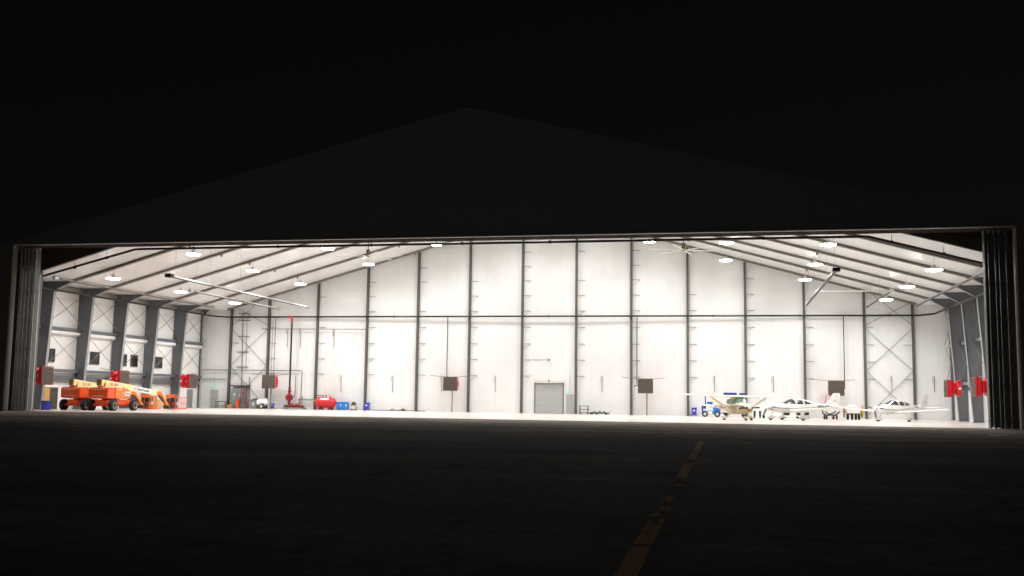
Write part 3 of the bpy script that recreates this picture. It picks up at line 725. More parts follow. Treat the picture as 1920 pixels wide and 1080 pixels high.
# ------------------------------------------------------------------ things along the back wall
def wheel(b_t, b_r, x, y, r, w, rz=0):
    pass
def bin_(loc, label, sc=1.):
    t = empty('recycling_bin', loc); tag(t, label, 'bin', 'blue bins along the walls')
    b = MB(); R = b.grid([[(s*a*.27,u*a*.28,z) for s,u in ((-1,-1),(1,-1),(1,1),(-1,1))] for a, z in ((.78,.08),(.95,.75),(1.0,.82))], closed_u=True); b.cap(R[0], True); b.cap(R[-1]); b.build('bin_body', 'blue', t)
    b = MB(); b.box(-.3,.3,-.31,.31,.83,.89,bev=.02); b.box(-.26,.26,.3,.36,.8,.87); b.build('lid', 'blue', t)
    b = MB(); b.box(-.1,.1,-.262,-.25,.5,.66); b.build('label_patch', 'white', t)
    for s in (-1,1):
        b = MB(); b.lathe([(.0,-.03),(.1,-.03),(.1,.03),(.0,.03)], (s*.27,.24,.1), 'x', 12); b.build('wheel', 'tyre', t)
    t.scale = (sc,sc,sc)
bin_((-20.85,D-.8,0), 'indigo wheeled bin with white patch against the wall column past the small vacuum')
bin_((15.92,D-.7,0), 'indigo wheeled bin standing alone beside the blue tow tractor')
bin_((-32.35,D-1.0,0), 'small blue bin beside the white tank trailer, under the louvred unit', .72)
t = empty('waste_drum', (-39.55,6.9,0)); tag(t, 'round blue waste drum beside the yellow door near the folded door', 'drum')
b = MB(); b.lathe([(.0,.0),(.36,.0),(.38,.04),(.43,.72),(.46,.74),(.46,.8),(.43,.8),(.40,.72),(.0,.5)], n=24); b.build('drum_body', 'blue', t, smooth=True)
b = MB(); b.lathe([(.435,.70),(.47,.70),(.47,.82),(.435,.82)], n=24); b.build('rim', 'navy', t, smooth=True)

t = empty('work_table', (-38.85,D-.8,0)); tag(t, 'low dark work table next to the corner exit door', 'table')
b = MB(); b.box(-.7,.7,-.35,.35,.72,.8,bev=.01); b.build('tabletop', 'darksteel', t)
for sx in (-1,1):
    for sy in (-1,1):
        b = MB(); b.box(sx*.6-.03,sx*.6+.03,sy*.28-.03,sy*.28+.03,0,.72); b.build('leg', 'darksteel', t)
b = MB(); b.box(-.6,.6,-.25,.25,.25,.29); b.build('lower_shelf', 'darksteel', t)
b = MB(); b.box(-.5,-.1,-.2,.15,.802,.9,bev=.02); b.box(.1,.45,-.2,.2,.292,.5,bev=.02)
o = b.build('toolbox', 'offwhite'); o.location = (-38.85,D-.8,0); tag(o, 'pale tool cases lying on the low dark work table', 'toolbox')

t = empty('control_cabinet', (-36.75,D-.5,0)); tag(t, 'tall grey control cabinet with a black canopy bar over it', 'cabinet')
b = MB(); b.box(-.95,.75,-.35,.4,.05,2.35,bev=.02); b.box(-.9,.7,-.3,.4,0,.05); b.build('cabinet_body', 'cabinet', t)
b = MB(); b.box(-.93,-.12,-.37,-.352,.1,2.3); b.box(-.08,.73,-.37,-.352,.1,2.3); b.build('cabinet_door', 'cabinet', t)
b = MB(); b.box(-.62,-.4,-.385,-.372,1.5,1.75); b.box(.15,.3,-.385,-.372,1.35,1.65); b.build('control_panel', 'offwhite', t)
b = MB(); b.box(-1.0,1.15,-.42,.4,2.55,2.68); b.tube([(-.9,.3,2.35),(-.9,.3,2.56)], .03, 6); b.tube([(1.05,.3,0),(1.05,.3,3.7)], .04, 6); b.build('canopy_bar', 'black', t)

def ladder(loc, rz, h, mat, label, w=.62, sp=.5):
    t = empty('step_ladder', loc, rz); tag(t, label, 'ladder')
    for nm, sy in (('front_frame',-1),('rear_frame',1)):
        b = MB()
        for sx in (-1,1): b.bar((sx*w*.5,sy*sp,0),(sx*w*.28,sy*.05,h), .06,.035)
        n = int(h/.3)
        for k in range(1, n):
            q = k/n; ww = w*(.5-.22*q); yy = sy*(sp*(1-q)+.05*q)
            b.box(-ww,ww,yy-(.05 if sy<0 else .012),yy+(.03 if sy<0 else .012),q*h-.015,q*h+.015)
        b.build(nm, mat, t)
    b = MB(); b.box(-w*.32,w*.32,-.14,.14,h,h+.05,bev=.01); b.build('top_cap', mat, t)
ladder((-35.9,D-1.2,0), .5, 2.4, 'darkred', 'dark red step ladder in front of the tall grey cabinet', w=1.0, sp=.6)
ladder((29.25,33.0,0), .15, 2.32, 'pinkred', 'pink red step ladder behind the tail of the middle white aircraft', w=.85, sp=.5)
t = MB(); t.box(-.16,.16,-.2,.2,0,.98,bev=.03); o = t.build('equipment_case', 'redorange'); o.location = (-36.55,D-1.3,0); tag(o, 'narrow red case standing on the floor against the grey cabinet', 'case')
o = MB().lathe([(.0,0),(.42,.02),(.45,.2),(.38,.42),(.0,.46)], n=18).build('covered_drum', 'ochre', smooth=True); o.location = (-37.55,D-1.4,0); tag(o, 'low brown covered drum at the foot of the grey cabinet', 'drum')

t = empty('generator_box', (-34.6,D-.9,0)); tag(t, 'grey generator box behind the white tank trailer', 'generator')
b = MB(); b.box(-.45,.45,-.4,.4,.1,.95,bev=.03); b.box(-.4,.4,-.35,.35,0,.1); b.build('box_body', 'cabinet', t)
b = MB(); b.box(-.47,.47,-.42,.42,.951,1.05,bev=.02); b.box(-.2,.25,-.15,.2,1.051,1.16,bev=.02); b.build('lid', 'darksteel', t)
b = MB(); b.box(-.1,.08,-.415,-.402,.4,.68); b.build('label_plate', 'white', t)
t = empty('tank_trailer', (-33.3,D-1.6,0)); tag(t, 'white rounded tank on a small two wheeled trailer', 'trailer')
b = MB(); b.lathe([(.0,-.72),(.22,-.7),(.36,-.58),(.4,-.4),(.4,.35),(.36,.52),(.2,.66),(.0,.68)], (0,0,.72), 'x', 18); b.build('tank', 'white', t, smooth=True)
b = MB(); b.box(-.75,.85,-.35,.35,.3,.36); b.tube([(.8,0,.33),(1.3,0,.3)], .04, 6); b.build('trailer_frame', 'darksteel', t)
for s in (-1,1):
    b = MB(); b.lathe([(.0,-.08),(.28,-.08),(.3,-.04),(.3,.04),(.28,.08),(.0,.08)], (.1,s*.46,.3), 'y', 16); W_ = b.build('wheel', 'tyre', t, smooth=True)
    b = MB(); b.lathe([(.0,-.09),(.16,-.09),(.16,.09),(.0,.09)], (.1,s*.46,.3), 'y', 14); b.build('rim', 'rim', W_)
b = MB(); b.box(.1,.6,-.2,.2,1.05,1.2,bev=.04); b.tube([(-.3,0,1.1),(-.3,0,1.22)], .1, 10); b.build('filler_cap', 'offwhite', t)

t = empty('foam_tank', (-25.75,D-1.1,0)); tag(t, 'fat red horizontal foam tank with domed ends on two saddles', 'tank')
b = MB(); b.lathe([(.0,-1.32),(.12,-1.31),(.14,-1.24),(.3,-1.2),(.48,-1.08),(.56,-.92),(.58,-.75),(.58,.75),(.56,.92),(.48,1.08),(.3,1.2),(.14,1.24),(.12,1.31),(.0,1.32)], (0,0,.82), 'x', 28); b.build('vessel', 'red', t, smooth=True)
for s in (-1,1):
    b = MB(); b.box(s*.6-.16,s*.6+.16,-.48,.48,0,.42); b.build('saddle', 'darkred', t)
b = MB(); b.tube([(.0,0,1.36),(.0,0,1.72)], .07, 10); b.tube([(.55,0,1.38),(.55,0,1.55)], .07, 10); b.lathe([(.0,0),(.12,0),(.12,.04),(.0,.04)], (.55,0,1.53), 'z', 12); b.tube([(-.35,0,1.38),(-.35,0,1.55)], .06, 10); b.build('nozzle', 'red', t, smooth=True)
b = MB()
rows = []
for x in [-.55+i*.11 for i in range(11)]: rows.append([(x, -.585*cos(radians(a)), .82+.585*sin(radians(a))) for a in (34,44,54,62)])
b.grid(rows); b.build('white_patch', 'white', t, smooth=True)  # white patch on the upper front of the vessel
b = MB(); b.tube([(-1.35,.5,1.62),(-.5,.4,1.62),(-.3,.1,1.55),(-.3,0,1.4)], .045, 8); b.tube([(-1.35,.5,1.42),(-.6,.4,1.42),(-.5,.1,1.35)], .045, 8); b.build('feed_pipe', 'darksteel', t, smooth=True)

def cabinet(x, w, label):
    t = empty('blue_cabinet', (x,D-.75,0)); tag(t, label, 'cabinet', 'bright blue cabinets')
    b = MB(); b.box(-w/2,w/2,-.35,.35,.08,.92,bev=.015); b.build('cabinet_body', 'skyblue', t)
    b = MB(); b.box(-w/2+.03,w/2-.03,-.365,-.352,.12,.88); b.build('cabinet_door', 'skyblue', t)
    for sx in (-1,1): 
        b = MB(); b.box(sx*(w/2-.08)-.05,sx*(w/2-.08)+.05,-.3,.3,0,.08); b.build('foot', 'offwhite', t)
    b = MB(); b.box(w/2-.15,w/2-.03,-.385,-.367,.42,.66); b.build('label_plate', 'white', t)
cabinet(-24.13, .62, 'bright blue cabinet standing nearest the red foam tank')
cabinet(-23.48, .62, 'bright blue cabinet with white plate, farther from the red tank')
t = empty('shop_vacuum', (-22.4,D-1.0,0)); tag(t, 'small white shop vacuum with dark lid beside the blue cabinets', 'vacuum')
b = MB(); b.lathe([(.0,.14),(.26,.14),(.29,.2),(.3,.56),(.0,.56)], n=18); b.build('drum', 'offwhite', t, smooth=True)
b = MB(); b.lathe([(.0,.565),(.34,.565),(.34,.64),(.25,.68),(.24,.86),(.12,.95),(.0,.96)], n=18); b.build('motor_head', 'brown', t, smooth=True)
b = MB(); b.tube([(.3,-.1,.4),(.5,-.15,.35),(.52,-.2,.1),(.45,-.3,.05)], .04, 8); b.build('hose', 'darksteel', t, smooth=True)
for a in range(4):
    b = MB(); b.lathe([(.0,-.03),(.08,-.03),(.08,.03),(.0,.03)], (.3*cos(a*pi/2+.7),.3*sin(a*pi/2+.7),.08), 'y', 10); b.tube([(.26*cos(a*pi/2+.7),.26*sin(a*pi/2+.7),.16),(.3*cos(a*pi/2+.7),.3*sin(a*pi/2+.7),.08)], .03, 6); b.build('caster', 'darkred' if a % 2 else 'tyre', t)
# floor hose and the odds and ends lying on it
b = MB(); pts = [(-20.3+i*.25, D-.55+.05*sin(i*.9), .045) for i in range(26)]; b.tube(pts, .035, 7); tag(b.build('floor_hose', 'black', smooth=True), 'long dark hose lying along the foot of the back wall', 'hose')
b = MB(); b.box(-.5,.12,-.18,.18,0,.06); b.tube([(-.4,0,.1),(-.1,.05,.22),(.1,0,.1)], .05, 8); b.tube([(.15,-.1,.05),(.7,.1,.12)], .04, 6)
o = b.build('hose_nozzle', 'darksteel', smooth=True); o.location = (-17.6,D-1.,0.004); tag(o, 'dark hose nozzle and fittings lying on the floor by the hose', 'hose nozzle')
b = MB(); b.box(-.25,.25,-.15,.15,0,.2,bev=.03); b.box(-.12,.12,-.03,.03,.2,.28)
o = b.build('tool_case', 'brown'); o.location = (-16.5,D-1.,0.004); tag(o, 'small brown tool case on the floor by the dark hose', 'case')

t = empty('tool_cart', (4.1,D-1.0,0)); tag(t, 'black shelf cart next to the door by the roll-up door', 'cart')
b = MB()
for sx in (-.45,.42):
    for sy in (-.25,.25): b.box(sx-.025,sx+.025,sy-.025,sy+.025,.06,.9)
b.build('upright', 'darksteel', t)
for z, x0, x1 in ((.86,-.5,.55),(.5,-.4,.62),(.14,-.45,.45)):
    b = MB(); b.box(x0,x1,-.28,.28,z,z+.05); b.build('shelf', 'black' if z > .3 else 'conduit', t)
for sx in (-.42,.4):
    for sy in (-.22,.22):
        b = MB(); b.lathe([(.0,-.025),(.06,-.025),(.06,.025),(.0,.025)], (sx,sy,.06), 'y', 10); b.build('caster', 'tyre', t)
t = empty('tow_bar_trolley', (5.75,D-1.4,0)); tag(t, 'low black flat trolley with grey fittings beside the shelf cart', 'trolley')
b = MB(); b.box(-1.0,.9,-.35,.35,.1,.22,bev=.02); b.box(.9,1.2,-.2,.2,.06,.16); b.build('deck', 'black', t)
b = MB(); b.box(-.6,-.3,-.2,.2,.222,.34,bev=.03); b.box(0.,.25,-.15,.15,.222,.42,bev=.04); b.box(.45,.7,-.2,.15,.222,.40,bev=.04); b.tube([(.9,0,.2),(1.35,0,.34)], .04, 8); b.build('deck_fitting', 'galv', t)
for sx in (-.75,-.2,.8):
    for sy in (-.36,.36):
        b = MB(); b.lathe([(.0,-.04),(.1,-.04),(.1,.04),(.0,.04)], (sx,sy,.1), 'y', 12); b.build('wheel', 'tyre', t)
b = MB(); b.box(-.15,.15,-.15,.15,0,.34,bev=.04); o = b.build('battery_charger', 'white'); o.location = (4.85,D-1.3,0.004); tag(o, 'small white box on the floor between cart and flat trolley', 'box')

# ------------------------------------------------------------------ blue tow tractor and flat trailer behind the high wing aircraft
t = empty('tow_tractor', (17.75,33.2,0)); tag(t, 'blue and white tow tractor behind the tan high wing aircraft', 'tractor')
b = MB(); b.box(-.95,.95,-.55,.55,.28,.62,bev=.04); b.box(.2,.95,-.5,.5,.62,1.0,bev=.08); b.build('chassis', 'skyblue', t)
b = MB(); b.box(-.5,.12,-.57,-.555,.3,.58); b.box(-.7,-.1,-.45,.45,.622,.82,bev=.05); b.build('white_panel', 'white', t)
b = MB(); b.box(-.95,-.78,-.5,.5,.62,1.25,bev=.03); b.box(-.75,-.55,-.45,.45,.83,1.2,bev=.05); b.build('seat_back', 'navy', t)
b = MB(); b.tube([(.15,-.1,.9),(-.1,-.1,1.15)], .025, 6); b.lathe([(.14,-.015),(.17,-.015),(.17,.015),(.14,.015)], (-.1,-.1,1.16), 'z', 14); b.build('steering_wheel', 'black', t)
for sx in (-.6,.62):
    for sy in (-.55,.55):
        b = MB(); b.lathe([(.0,-.1),(.28,-.1),(.31,-.05),(.31,.05),(.28,.1),(.0,.1)], (sx,sy,.31), 'y', 16); W_ = b.build('wheel', 'tyre', t, smooth=True)
        b = MB(); b.lathe([(.0,-.11),(.15,-.11),(.15,.11),(.0,.11)], (sx,sy,.31), 'y', 12); b.build('rim', 'rim', W_)
t = empty('flat_trailer', (20.1,33.4,0)); tag(t, 'low navy flat trailer hitched behind the blue tow tractor', 'trailer')
b = MB(); b.box(-1.2,1.2,-.6,.6,.34,.48,bev=.02); b.tube([(-1.2,0,.4),(-1.7,0,.4)], .04, 6); b.build('trailer_deck', 'navy', t)
b = MB(); b.box(-.8,-.5,-.62,-.6,.36,.46); b.box(0.,.3,-.62,-.6,.36,.46); b.build('reflector', 'reflector', t)
for sx in (-.85,.9):
    for sy in (-.55,.55):
        b = MB(); b.lathe([(.0,-.08),(.22,-.08),(.24,0),(.22,.08),(.0,.08)], (sx,sy,.24), 'y', 14); b.build('wheel', 'tyre', t, smooth=True)
t = empty('blue_rack', (19.2,35.2,0)); tag(t, 'tall blue storage rack with white shelves behind the tan aircraft', 'rack')
for sx in (-2.05,2.0):
    for sy in (-.35,.35):
        b = MB(); b.box(sx-.05,sx+.05,sy-.05,sy+.05,0,2.3); b.build('upright', 'navy' if sx < 0 else 'skyblue', t)
for z in (.6,1.15,1.7):
    b = MB(); b.box(-2.0,1.95,-.4,.4,z,z+.05); b.build('shelf', 'white', t)
b = MB(); b.box(-1.1,2.1,-.42,.42,2.18,2.26); b.build('top_shelf', 'white', t)
b = MB(); b.box(-.2,1.15,-.38,.38,2.262,2.5,bev=.02); b.box(1.4,2.0,-.38,.38,2.262,2.48,bev=.02); o = b.build('navy_case', 'navy'); o.location = (19.2,35.2,0); tag(o, 'navy equipment cases lying on top of the blue rack', 'case')
b = MB(); b.box(-1.9,-1.3,-.38,.3,1.203,1.55,bev=.02); b.box(-1.15,-.5,-.38,.3,.653,1.0,bev=.02); o = b.build('storage_bin', 'skyblue'); o.location = (19.2,35.2,0); tag(o, 'bright blue storage bins on the shelves of the blue rack', 'storage bin')
# black wheel dolly between the tan aircraft and the white one
t = empty('wheel_dolly', (22.25,30.5,0)); tag(t, 'black two wheel dolly with white frame behind the tan aircraft nose', 'dolly')
for x in (-.26,.26):
    b = MB(); b.box(x-.1,x+.1,-.12,.12,.18,.72,bev=.05); b.lathe([(.0,-.07),(.17,-.07),(.17,.07),(.0,.07)], (x,0,.17), 'x', 14); b.build('wheel', 'tyre', t)
b = MB(); b.box(-.5,.5,-.05,.05,.74,.82); b.tube([(-.45,0,.8),(-.5,.2,1.25)], .03, 6); b.tube([(.45,0,.8),(.5,.2,1.25)], .03, 6); b.build('frame', 'white', t)
b = MB(); b.box(.5,.72,-.1,.1,0,.32,bev=.03); b.build('foot_block', 'black', t)
# white service cart with dark tyres beneath the tail of the middle aircraft
t = empty('service_cart', (29.1,30.2,0)); tag(t, 'white service cart with black hoses and tyres below the white tail', 'cart')
b = MB(); R = b.grid([[(x*1.0,y*.45,z) for x,y in ((-s,-1),(s,-1),(s,1),(-s,1))] for s, z in ((.45,.34),(.62,.5),(.7,.78),(.66,.95),(.3,1.05))], closed_u=True); b.cap(R[0], True); b.cap(R[-1]); b.build('cart_body', 'white', t)
b = MB(); b.tube([(-.75,-.48,.85),(-.7,-.5,.55),(-.35,-.52,.4),(0,-.52,.45),(.35,-.52,.4),(.7,-.5,.6),(.85,-.48,.78)], .06, 8); b.tube([(-.5,-.5,.75),(-.15,-.52,.52),(.2,-.52,.62),(.5,-.5,.8)], .045, 8); b.build('hose', 'tyre', t, smooth=True)
for sx in (-.55,-.3,.32,.58):
    b = MB(); b.lathe([(.0,-.07),(.2,-.07),(.22,0),(.2,.07),(.0,.07)], (sx,-.3 if abs(sx)>.4 else .3,.22), 'x', 14); b.build('wheel', 'tyre', t, smooth=True)
t = empty('step_stool', (27.6,30.6,0)); tag(t, 'small white step stool beside the service cart with black hoses', 'stool')
b = MB(); b.box(-.3,.3,-.25,.25,.76,.8); b.box(-.3,.3,-.4,-.22,.38,.42); b.build('step', 'offwhite', t)
for sx in (-.28,.28):
    b = MB(); b.bar((sx,-.42,0),(sx,-.1,.77),.035,.035); b.build('leg', 'offwhite', t); b = MB(); b.bar((sx,.3,0),(sx,.15,.77),.035,.035); b.build('leg', 'offwhite', t)
# hose reel cart
t = empty('hose_reel_cart', (31.3,30.8,0)); tag(t, 'white reel cart with one brown and one yellow disc, black tyres', 'reel cart')
b = MB(); b.box(-.66,.62,-.5,.5,.62,1.12,bev=.08); b.box(-.5,.3,-.4,.4,1.12,1.4,bev=.1); b.build('cart_body', 'white', t)
b = MB(); b.lathe([(.0,-.06),(.5,-.06),(.62,0),(.5,.06),(.0,.06)], (-.84,0,.75), 'x', 24); b.build('brown_disc', 'ochre', t, smooth=True)
b = MB(); b.lathe([(.0,-.1),(.5,-.1),(.66,0),(.5,.1),(.0,.1)], (.84,0,.8), 'x', 24); b.build('yellow_disc', 'olive', t, smooth=True)
for sx in (-.52,-.12,.22,.52):
    b = MB(); b.lathe([(.0,-.1),(.28,-.1),(.31,-.05),(.31,.05),(.28,.1),(.0,.1)], (sx,-.15,.31), 'x', 16); b.build('wheel', 'tyre', t, smooth=True)
b = MB(); b.box(-.6,.6,-.3,.3,.5,.6); b.tube([(-.95,0,.75),(.95,0,.8)], .05, 8); b.build('axle_frame', 'darksteel', t)
# mixed low gear under the wing of the middle aircraft
t = empty('creeper_cart', (26.0,32.5,0)); tag(t, 'low white cart with black bundles beneath the middle white aircraft', 'cart')
b = MB(); b.box(-1.2,1.4,-.3,.3,.22,.3); b.build('deck', 'white', t)
b = MB(); b.lathe([(.0,-.3),(.22,-.3),(.26,0),(.22,.3),(.0,.3)], (-.85,0,.55), 'x', 14); b.build('black_roll', 'tyre', t, smooth=True)
b = MB(); b.lathe([(.0,-.2),(.15,-.2),(.2,.2),(.0,.2)], (1.1,0,.52), 'x', 12); b.build('black_roll', 'tyre', t, smooth=True)
b = MB(); b.box(0.1,.5,-.2,.2,.31,.6,bev=.05); b.build('black_bag', 'tyre', t, smooth=True)
for sx in (-1,.2,1.2):
    for sy in (-.28,.28):
        b = MB(); b.lathe([(.0,-.04),(.11,-.04),(.11,.04),(.0,.04)], (sx,sy,.11), 'y', 12); b.build('wheel', 'tyre', t)

# ------------------------------------------------------------------ stacked cartons behind the lift
for k, (x, y, z, sx, sy, sz, mt, lab) in enumerate((
    (-38.6,22.6,0,.55,.7,.13,'timber','wooden pallet under the carton stack by the lift basket'),
    (-38.6,22.3,.135,.5,.42,.42,'cardboard','brown carton, lower front one on the pallet'),
    (-38.6,23.15,.135,.5,.38,.40,'timber','pale carton, lower rear one on the pallet'),
    (-38.6,22.3,.56,.48,.40,.40,'cardboard','brown carton, middle front one of the stack'),
    (-38.6,23.1,.54,.48,.36,.42,'timber','pale carton, middle rear one of the stack'),
    (-38.6,22.35,.965,.46,.40,.38,'cardboard','brown carton on top of the front stack'))):
    b = MB()
    if k == 0:
        for j in range(5): b.box(-sx,sx,-sy+j*.31,-sy+j*.31+.2,.1,.13)
        for j in (-1,0,1): b.box(j*.45-.05,j*.45+.05,-sy,sy+.0,0,.099)
    else:
        b.box(-sx,sx,-sy,sy,0,sz,bev=.01); b.box(-sx-.003,sx+.003,-.04,.04,.02,sz+.003)
    o = b.build('pallet' if k == 0 else 'carton', mt); o.location = (x,y,z); tag(o, lab, 'pallet' if k == 0 else 'carton', None if k == 0 else 'cartons on the pallet')

# ------------------------------------------------------------------ boom lifts (local +x runs from counterweight to basket)
def boom_lift(loc, rz, label):
    t = empty('boom_lift', loc, rz); tag(t, label, 'boom lift', 'boom lifts parked by the window wall')
    # chassis
    b = MB(); b.box(-1.9,2.1,-.55,.55,.48,.95,bev=.05); b.box(-1.75,-1.45,-1.0,1.0,.40,.62); b.box(1.5,1.8,-1.0,1.0,.40,.62); b.box(-.6,.9,-.75,.75,.6,1.0,bev=.05); b.build('chassis', 'redorange', t)
    for sx in (-1.6,1.65):
        for sy in (-1.05,1.05):
            b = MB(); prof = [(.0,-.19),(.28,-.19),(.30,-.2),(.42,-.2),(.475,-.15),(.485,-.06),(.485,.06),(.475,.15),(.42,.2),(.30,.2),(.28,.19),(.0,.19)]
            b.lathe(prof, (sx,sy,.485), 'y', 26)
            for k in range(20):
                a = 2*pi*k/20
                for s2 in (-1,1):
                    p = Vector((sx+.485*cos(a+s2*.07),sy+s2*.09,.485+.485*sin(a+s2*.07))); q = Vector((sx+.49*cos(a+s2*.07-.05),sy+s2*.18,.485+.49*sin(a+s2*.07-.05)))
                    b.bar(p, q, .05, .03, up=(cos(a),0,sin(a)))
            W_ = b.build('wheel', 'tyre', t, smooth=True)
            b = MB(); b.lathe([(.0,.12*(1 if sy>0 else -1)),(.1,.16*(1 if sy>0 else -1)),(.13,.17*(1 if sy>0 else -1)),(.2,.15*(1 if sy>0 else -1)),(.245,.2*(1 if sy>0 else -1)),(.275,.205*(1 if sy>0 else -1)),(.275,.1*(1 if sy>0 else -1))], (sx,sy,.485), 'y', 22); b.build('rim', 'rim', W_, smooth=True)
    # turntable: counterweight and two engine/tank covers
    b = MB()
    b.prism([(-2.35,1.22),(-2.25,1.10),(-1.2,1.06),(-1.2,2.06),(-2.2,2.06),(-2.35,1.95)], -.95, .95); bmesh.ops.bevel(b.bm, geom=list(b.bm.edges), offset=.06, segments=2, affect='EDGES')
    cw = b.build('counterweight', 'redorange', t, smooth=True)
    b = MB(); b.box(-2.372,-2.352,-.6,.6,1.86,1.92); b.box(-2.372,-2.352,-.5,.5,1.3,1.34); b.build('reflective_strip', 'white', cw)
    for sy in (-1, 1):
        b = MB(); y0, y1 = (-.98,-.35) if sy < 0 else (.35,.98)
        b.prism([(-1.18,1.08),(1.15,1.08),(1.3,1.3),(1.05,1.9),(.5,2.0),(-1.18,2.06)], y0, y1); bmesh.ops.bevel(b.bm, geom=list(b.bm.edges), offset=.05, segments=2, affect='EDGES')
        hood = b.build('engine_cover', 'orange', t, smooth=True)
        b = MB(); yy = sy*.985; b.box(.3,.98,min(yy,yy+sy*.01),max(yy,yy+sy*.01),1.35,1.72); b.build('white_panel', 'white', hood)
        b = MB(); 
        for (xa,xb,za,zb) in ((-.9,-.2,1.84,1.9),(-.15,.05,1.55,1.62)): b.box(xa,xb,min(yy,yy+sy*.008),max(yy,yy+sy*.008),za,zb)
        b.build('pale_decal', 'white', hood)
        b = MB(); b.box(.4,.62,min(sy*.996,sy*1.002),max(sy*.996,sy*1.002),1.46,1.62); b.box(.68,.9,min(sy*.996,sy*1.002),max(sy*.996,sy*1.002),1.48,1.6); b.build('emblem', 'inkgrey', hood)
    b = MB(); b.box(-1.15,1.1,-.34,.34,1.0,1.5); b.build('turntable', 'redorange', t)
    b = MB(); b.box(-.5,.75,-.97,.97,1.0,1.05); b.build('turntable_deck', 'white', t)
    b = MB(); b.bar((1.05,-.3,1.0),(1.25,-.3,1.65),.12,.12); b.bar((1.05,.3,1.0),(1.25,.3,1.65),.12,.12); b.build('front_post', 'orange', t)
    # boom pivot towers and lift cylinder
    b = MB()
    for s in (-1,1): b.prism([(-1.9,1.9),(-1.0,1.9),(-1.35,2.62),(-1.75,2.62)], s*.36-.03, s*.36+.03)
    b.build('boom_tower', 'yellow', t)
    # boom: runs from (-2.35, 2.5) down to (7.5, 1.62)
    P0, P1 = Vector((-2.3,0,2.50)), Vector((7.75,0,1.60)); d = (P1-P0).normalized()
    def at(s): return P0 + d*s
    L = (P1-P0).length
    b = MB(); b.bar(at(.12), at(5.15), .46, .56); base = b.build('base_boom', 'yellow', t)
    b = MB(); b.bar(at(.0), at(.118), .40, .50); b.build('boom_end_cover', 'boomdark', base)
    b = MB(); b.bar(at(5.152), at(8.2), .37, .46); mid = b.build('mid_boom', 'white', t)
    b = MB(); b.bar(at(8.202), at(9.35), .32, .42); fly = b.build('fly_boom', 'yellow', t)
    b = MB(); b.bar(at(9.352), at(10.0), .3, .36); b.lathe([(.0,-.2),(.2,-.2),(.2,.2),(.0,.2)], tuple(at(10.0)), 'y', 16); b.build('boom_knuckle', 'orange', t)
    for s in (-1,1):
        nrm = (0,s,0); xd = d*(-s) if s > 0 else d
        # lettering reads from the counterweight end on the side with -y normal
        a0 = at(1.35) if s < 0 else at(4.1)
        text_obj('lettering', 'JLG LIFT', .36, 'ink', base, a0 + Vector((0,s*.2325,-.12)), d if s < 0 else -d, nrm, bold=.006)
        a1 = at(5.75) if s < 0 else at(8.0)
        text_obj('lettering', 'United Rentals', .36, 'ink', mid, a1 + Vector((0,s*.1875,-.11)), d if s < 0 else -d, nrm, bold=.008)
        # rental emblem: two square brackets back to back in front of the name
        e0 = at(5.3) if s < 0 else at(8.15)
        e = MB(); q = d if s < 0 else -d; pos = e0 + Vector((0,s*.1885,0))
        for (u0,u1,v0,v1) in ((.0,.05,-.12,.14),(.0,.16,-.12,-.07),(.2,.25,-.12,.14),(.2,.36,.09,.14),(.31,.36,-.0,.14)):
            cpts = [pos + q*u0 + Vector((0,0,v0)), pos + q*u1 + Vector((0,0,v0)), pos + q*u1 + Vector((0,0,v1)), pos + q*u0 + Vector((0,0,v1))]
            e.face(cpts); 
        e.build('emblem', 'ink', mid)
    b = MB()
    for s_ in (.55, 1.0): b.lathe([(.0,-.25),(.06,-.25),(.06,.25),(.0,.25)], tuple(at(s_) + Vector((0,0,-.2))), 'y', 10)
    b.lathe([(.0,-.245),(.09,-.245),(.09,.245),(.0,.245)], tuple(at(3.55) + Vector((0,0,-.16))), 'y', 12); b.build('pivot_pin', 'ink', base)
    # jib hanging from the knuckle
    J0, J1 = at(10.05), Vector((9.25,0,.32))
    b = MB(); b.bar(J0 + Vector((.1,.12,0)), J1 + Vector((.1,.12,0)), .12, .2); b.bar(J0 + Vector((.1,-.12,0)), J1 + Vector((.1,-.12,0)), .12, .2); b.build('jib', 'orange', t)
    b = MB(); b.tube([J0 + Vector((-.12,0,-.15)), J1 + Vector((-.2,0,.25))], .07, 8); b.tube([J0 + Vector((-.12,0,-.15)), J0 + (J1-J0)*.6 + Vector((-.15,0,0))], .1, 8); b.build('jib_cylinder', 'ink', t)
    b = MB(); b.box(9.05,9.55,-.3,.3,.12,.42,bev=.03); b.tube([(9.5,0,.2),(9.5,0,1.0)], .12, 10); b.build('rotator', 'ink', t)
    # basket
    bk = MB(); x0, x1, y0, y1 = 9.75, 11.95, -.62, .62
    bk.box(x0,x1,y0,y1,.06,.16); floor_ = bk.build('basket_floor', 'redorange', t)
    b = MB(); r = .024
    for z in (.62,1.22):
        b.tube([(x0,y0,z),(x1,y0,z),(x1,y1,z),(x0,y1,z),(x0,y0,z)], r, 6)
    n = 4
    for i in range(n+1):
        x = x0+(x1-x0)*i/n
        for y in (y0,y1): b.tube([(x,y,.1),(x,y,1.22)], r, 6)
    for x in (x0,x1): b.tube([(x,0,.1),(x,0,1.22)], r, 6)
    b.build('basket_rail', 'redorange', t)
    b = MB(); b.box(x0+.05,x0+.4,-.42,.42,.72,1.16,bev=.03); b.box(x0+.05,x0+.5,-.2,.2,.17,.7,bev=.03); b.build('control_box', 'ink', t)
    b = MB(); b.box(x0-.02,x0+.03,-.45,.45,1.22,1.5); b.tube([(x0,-.45,1.22),(x0,-.45,1.42),(x0+.3,-.45,1.5),(x0+.6,-.45,1.22)], r, 6); b.tube([(x0,.45,1.22),(x0,.45,1.42),(x0+.3,.45,1.5),(x0+.6,.45,1.22)], r, 6); b.build('control_guard', 'orange', t)
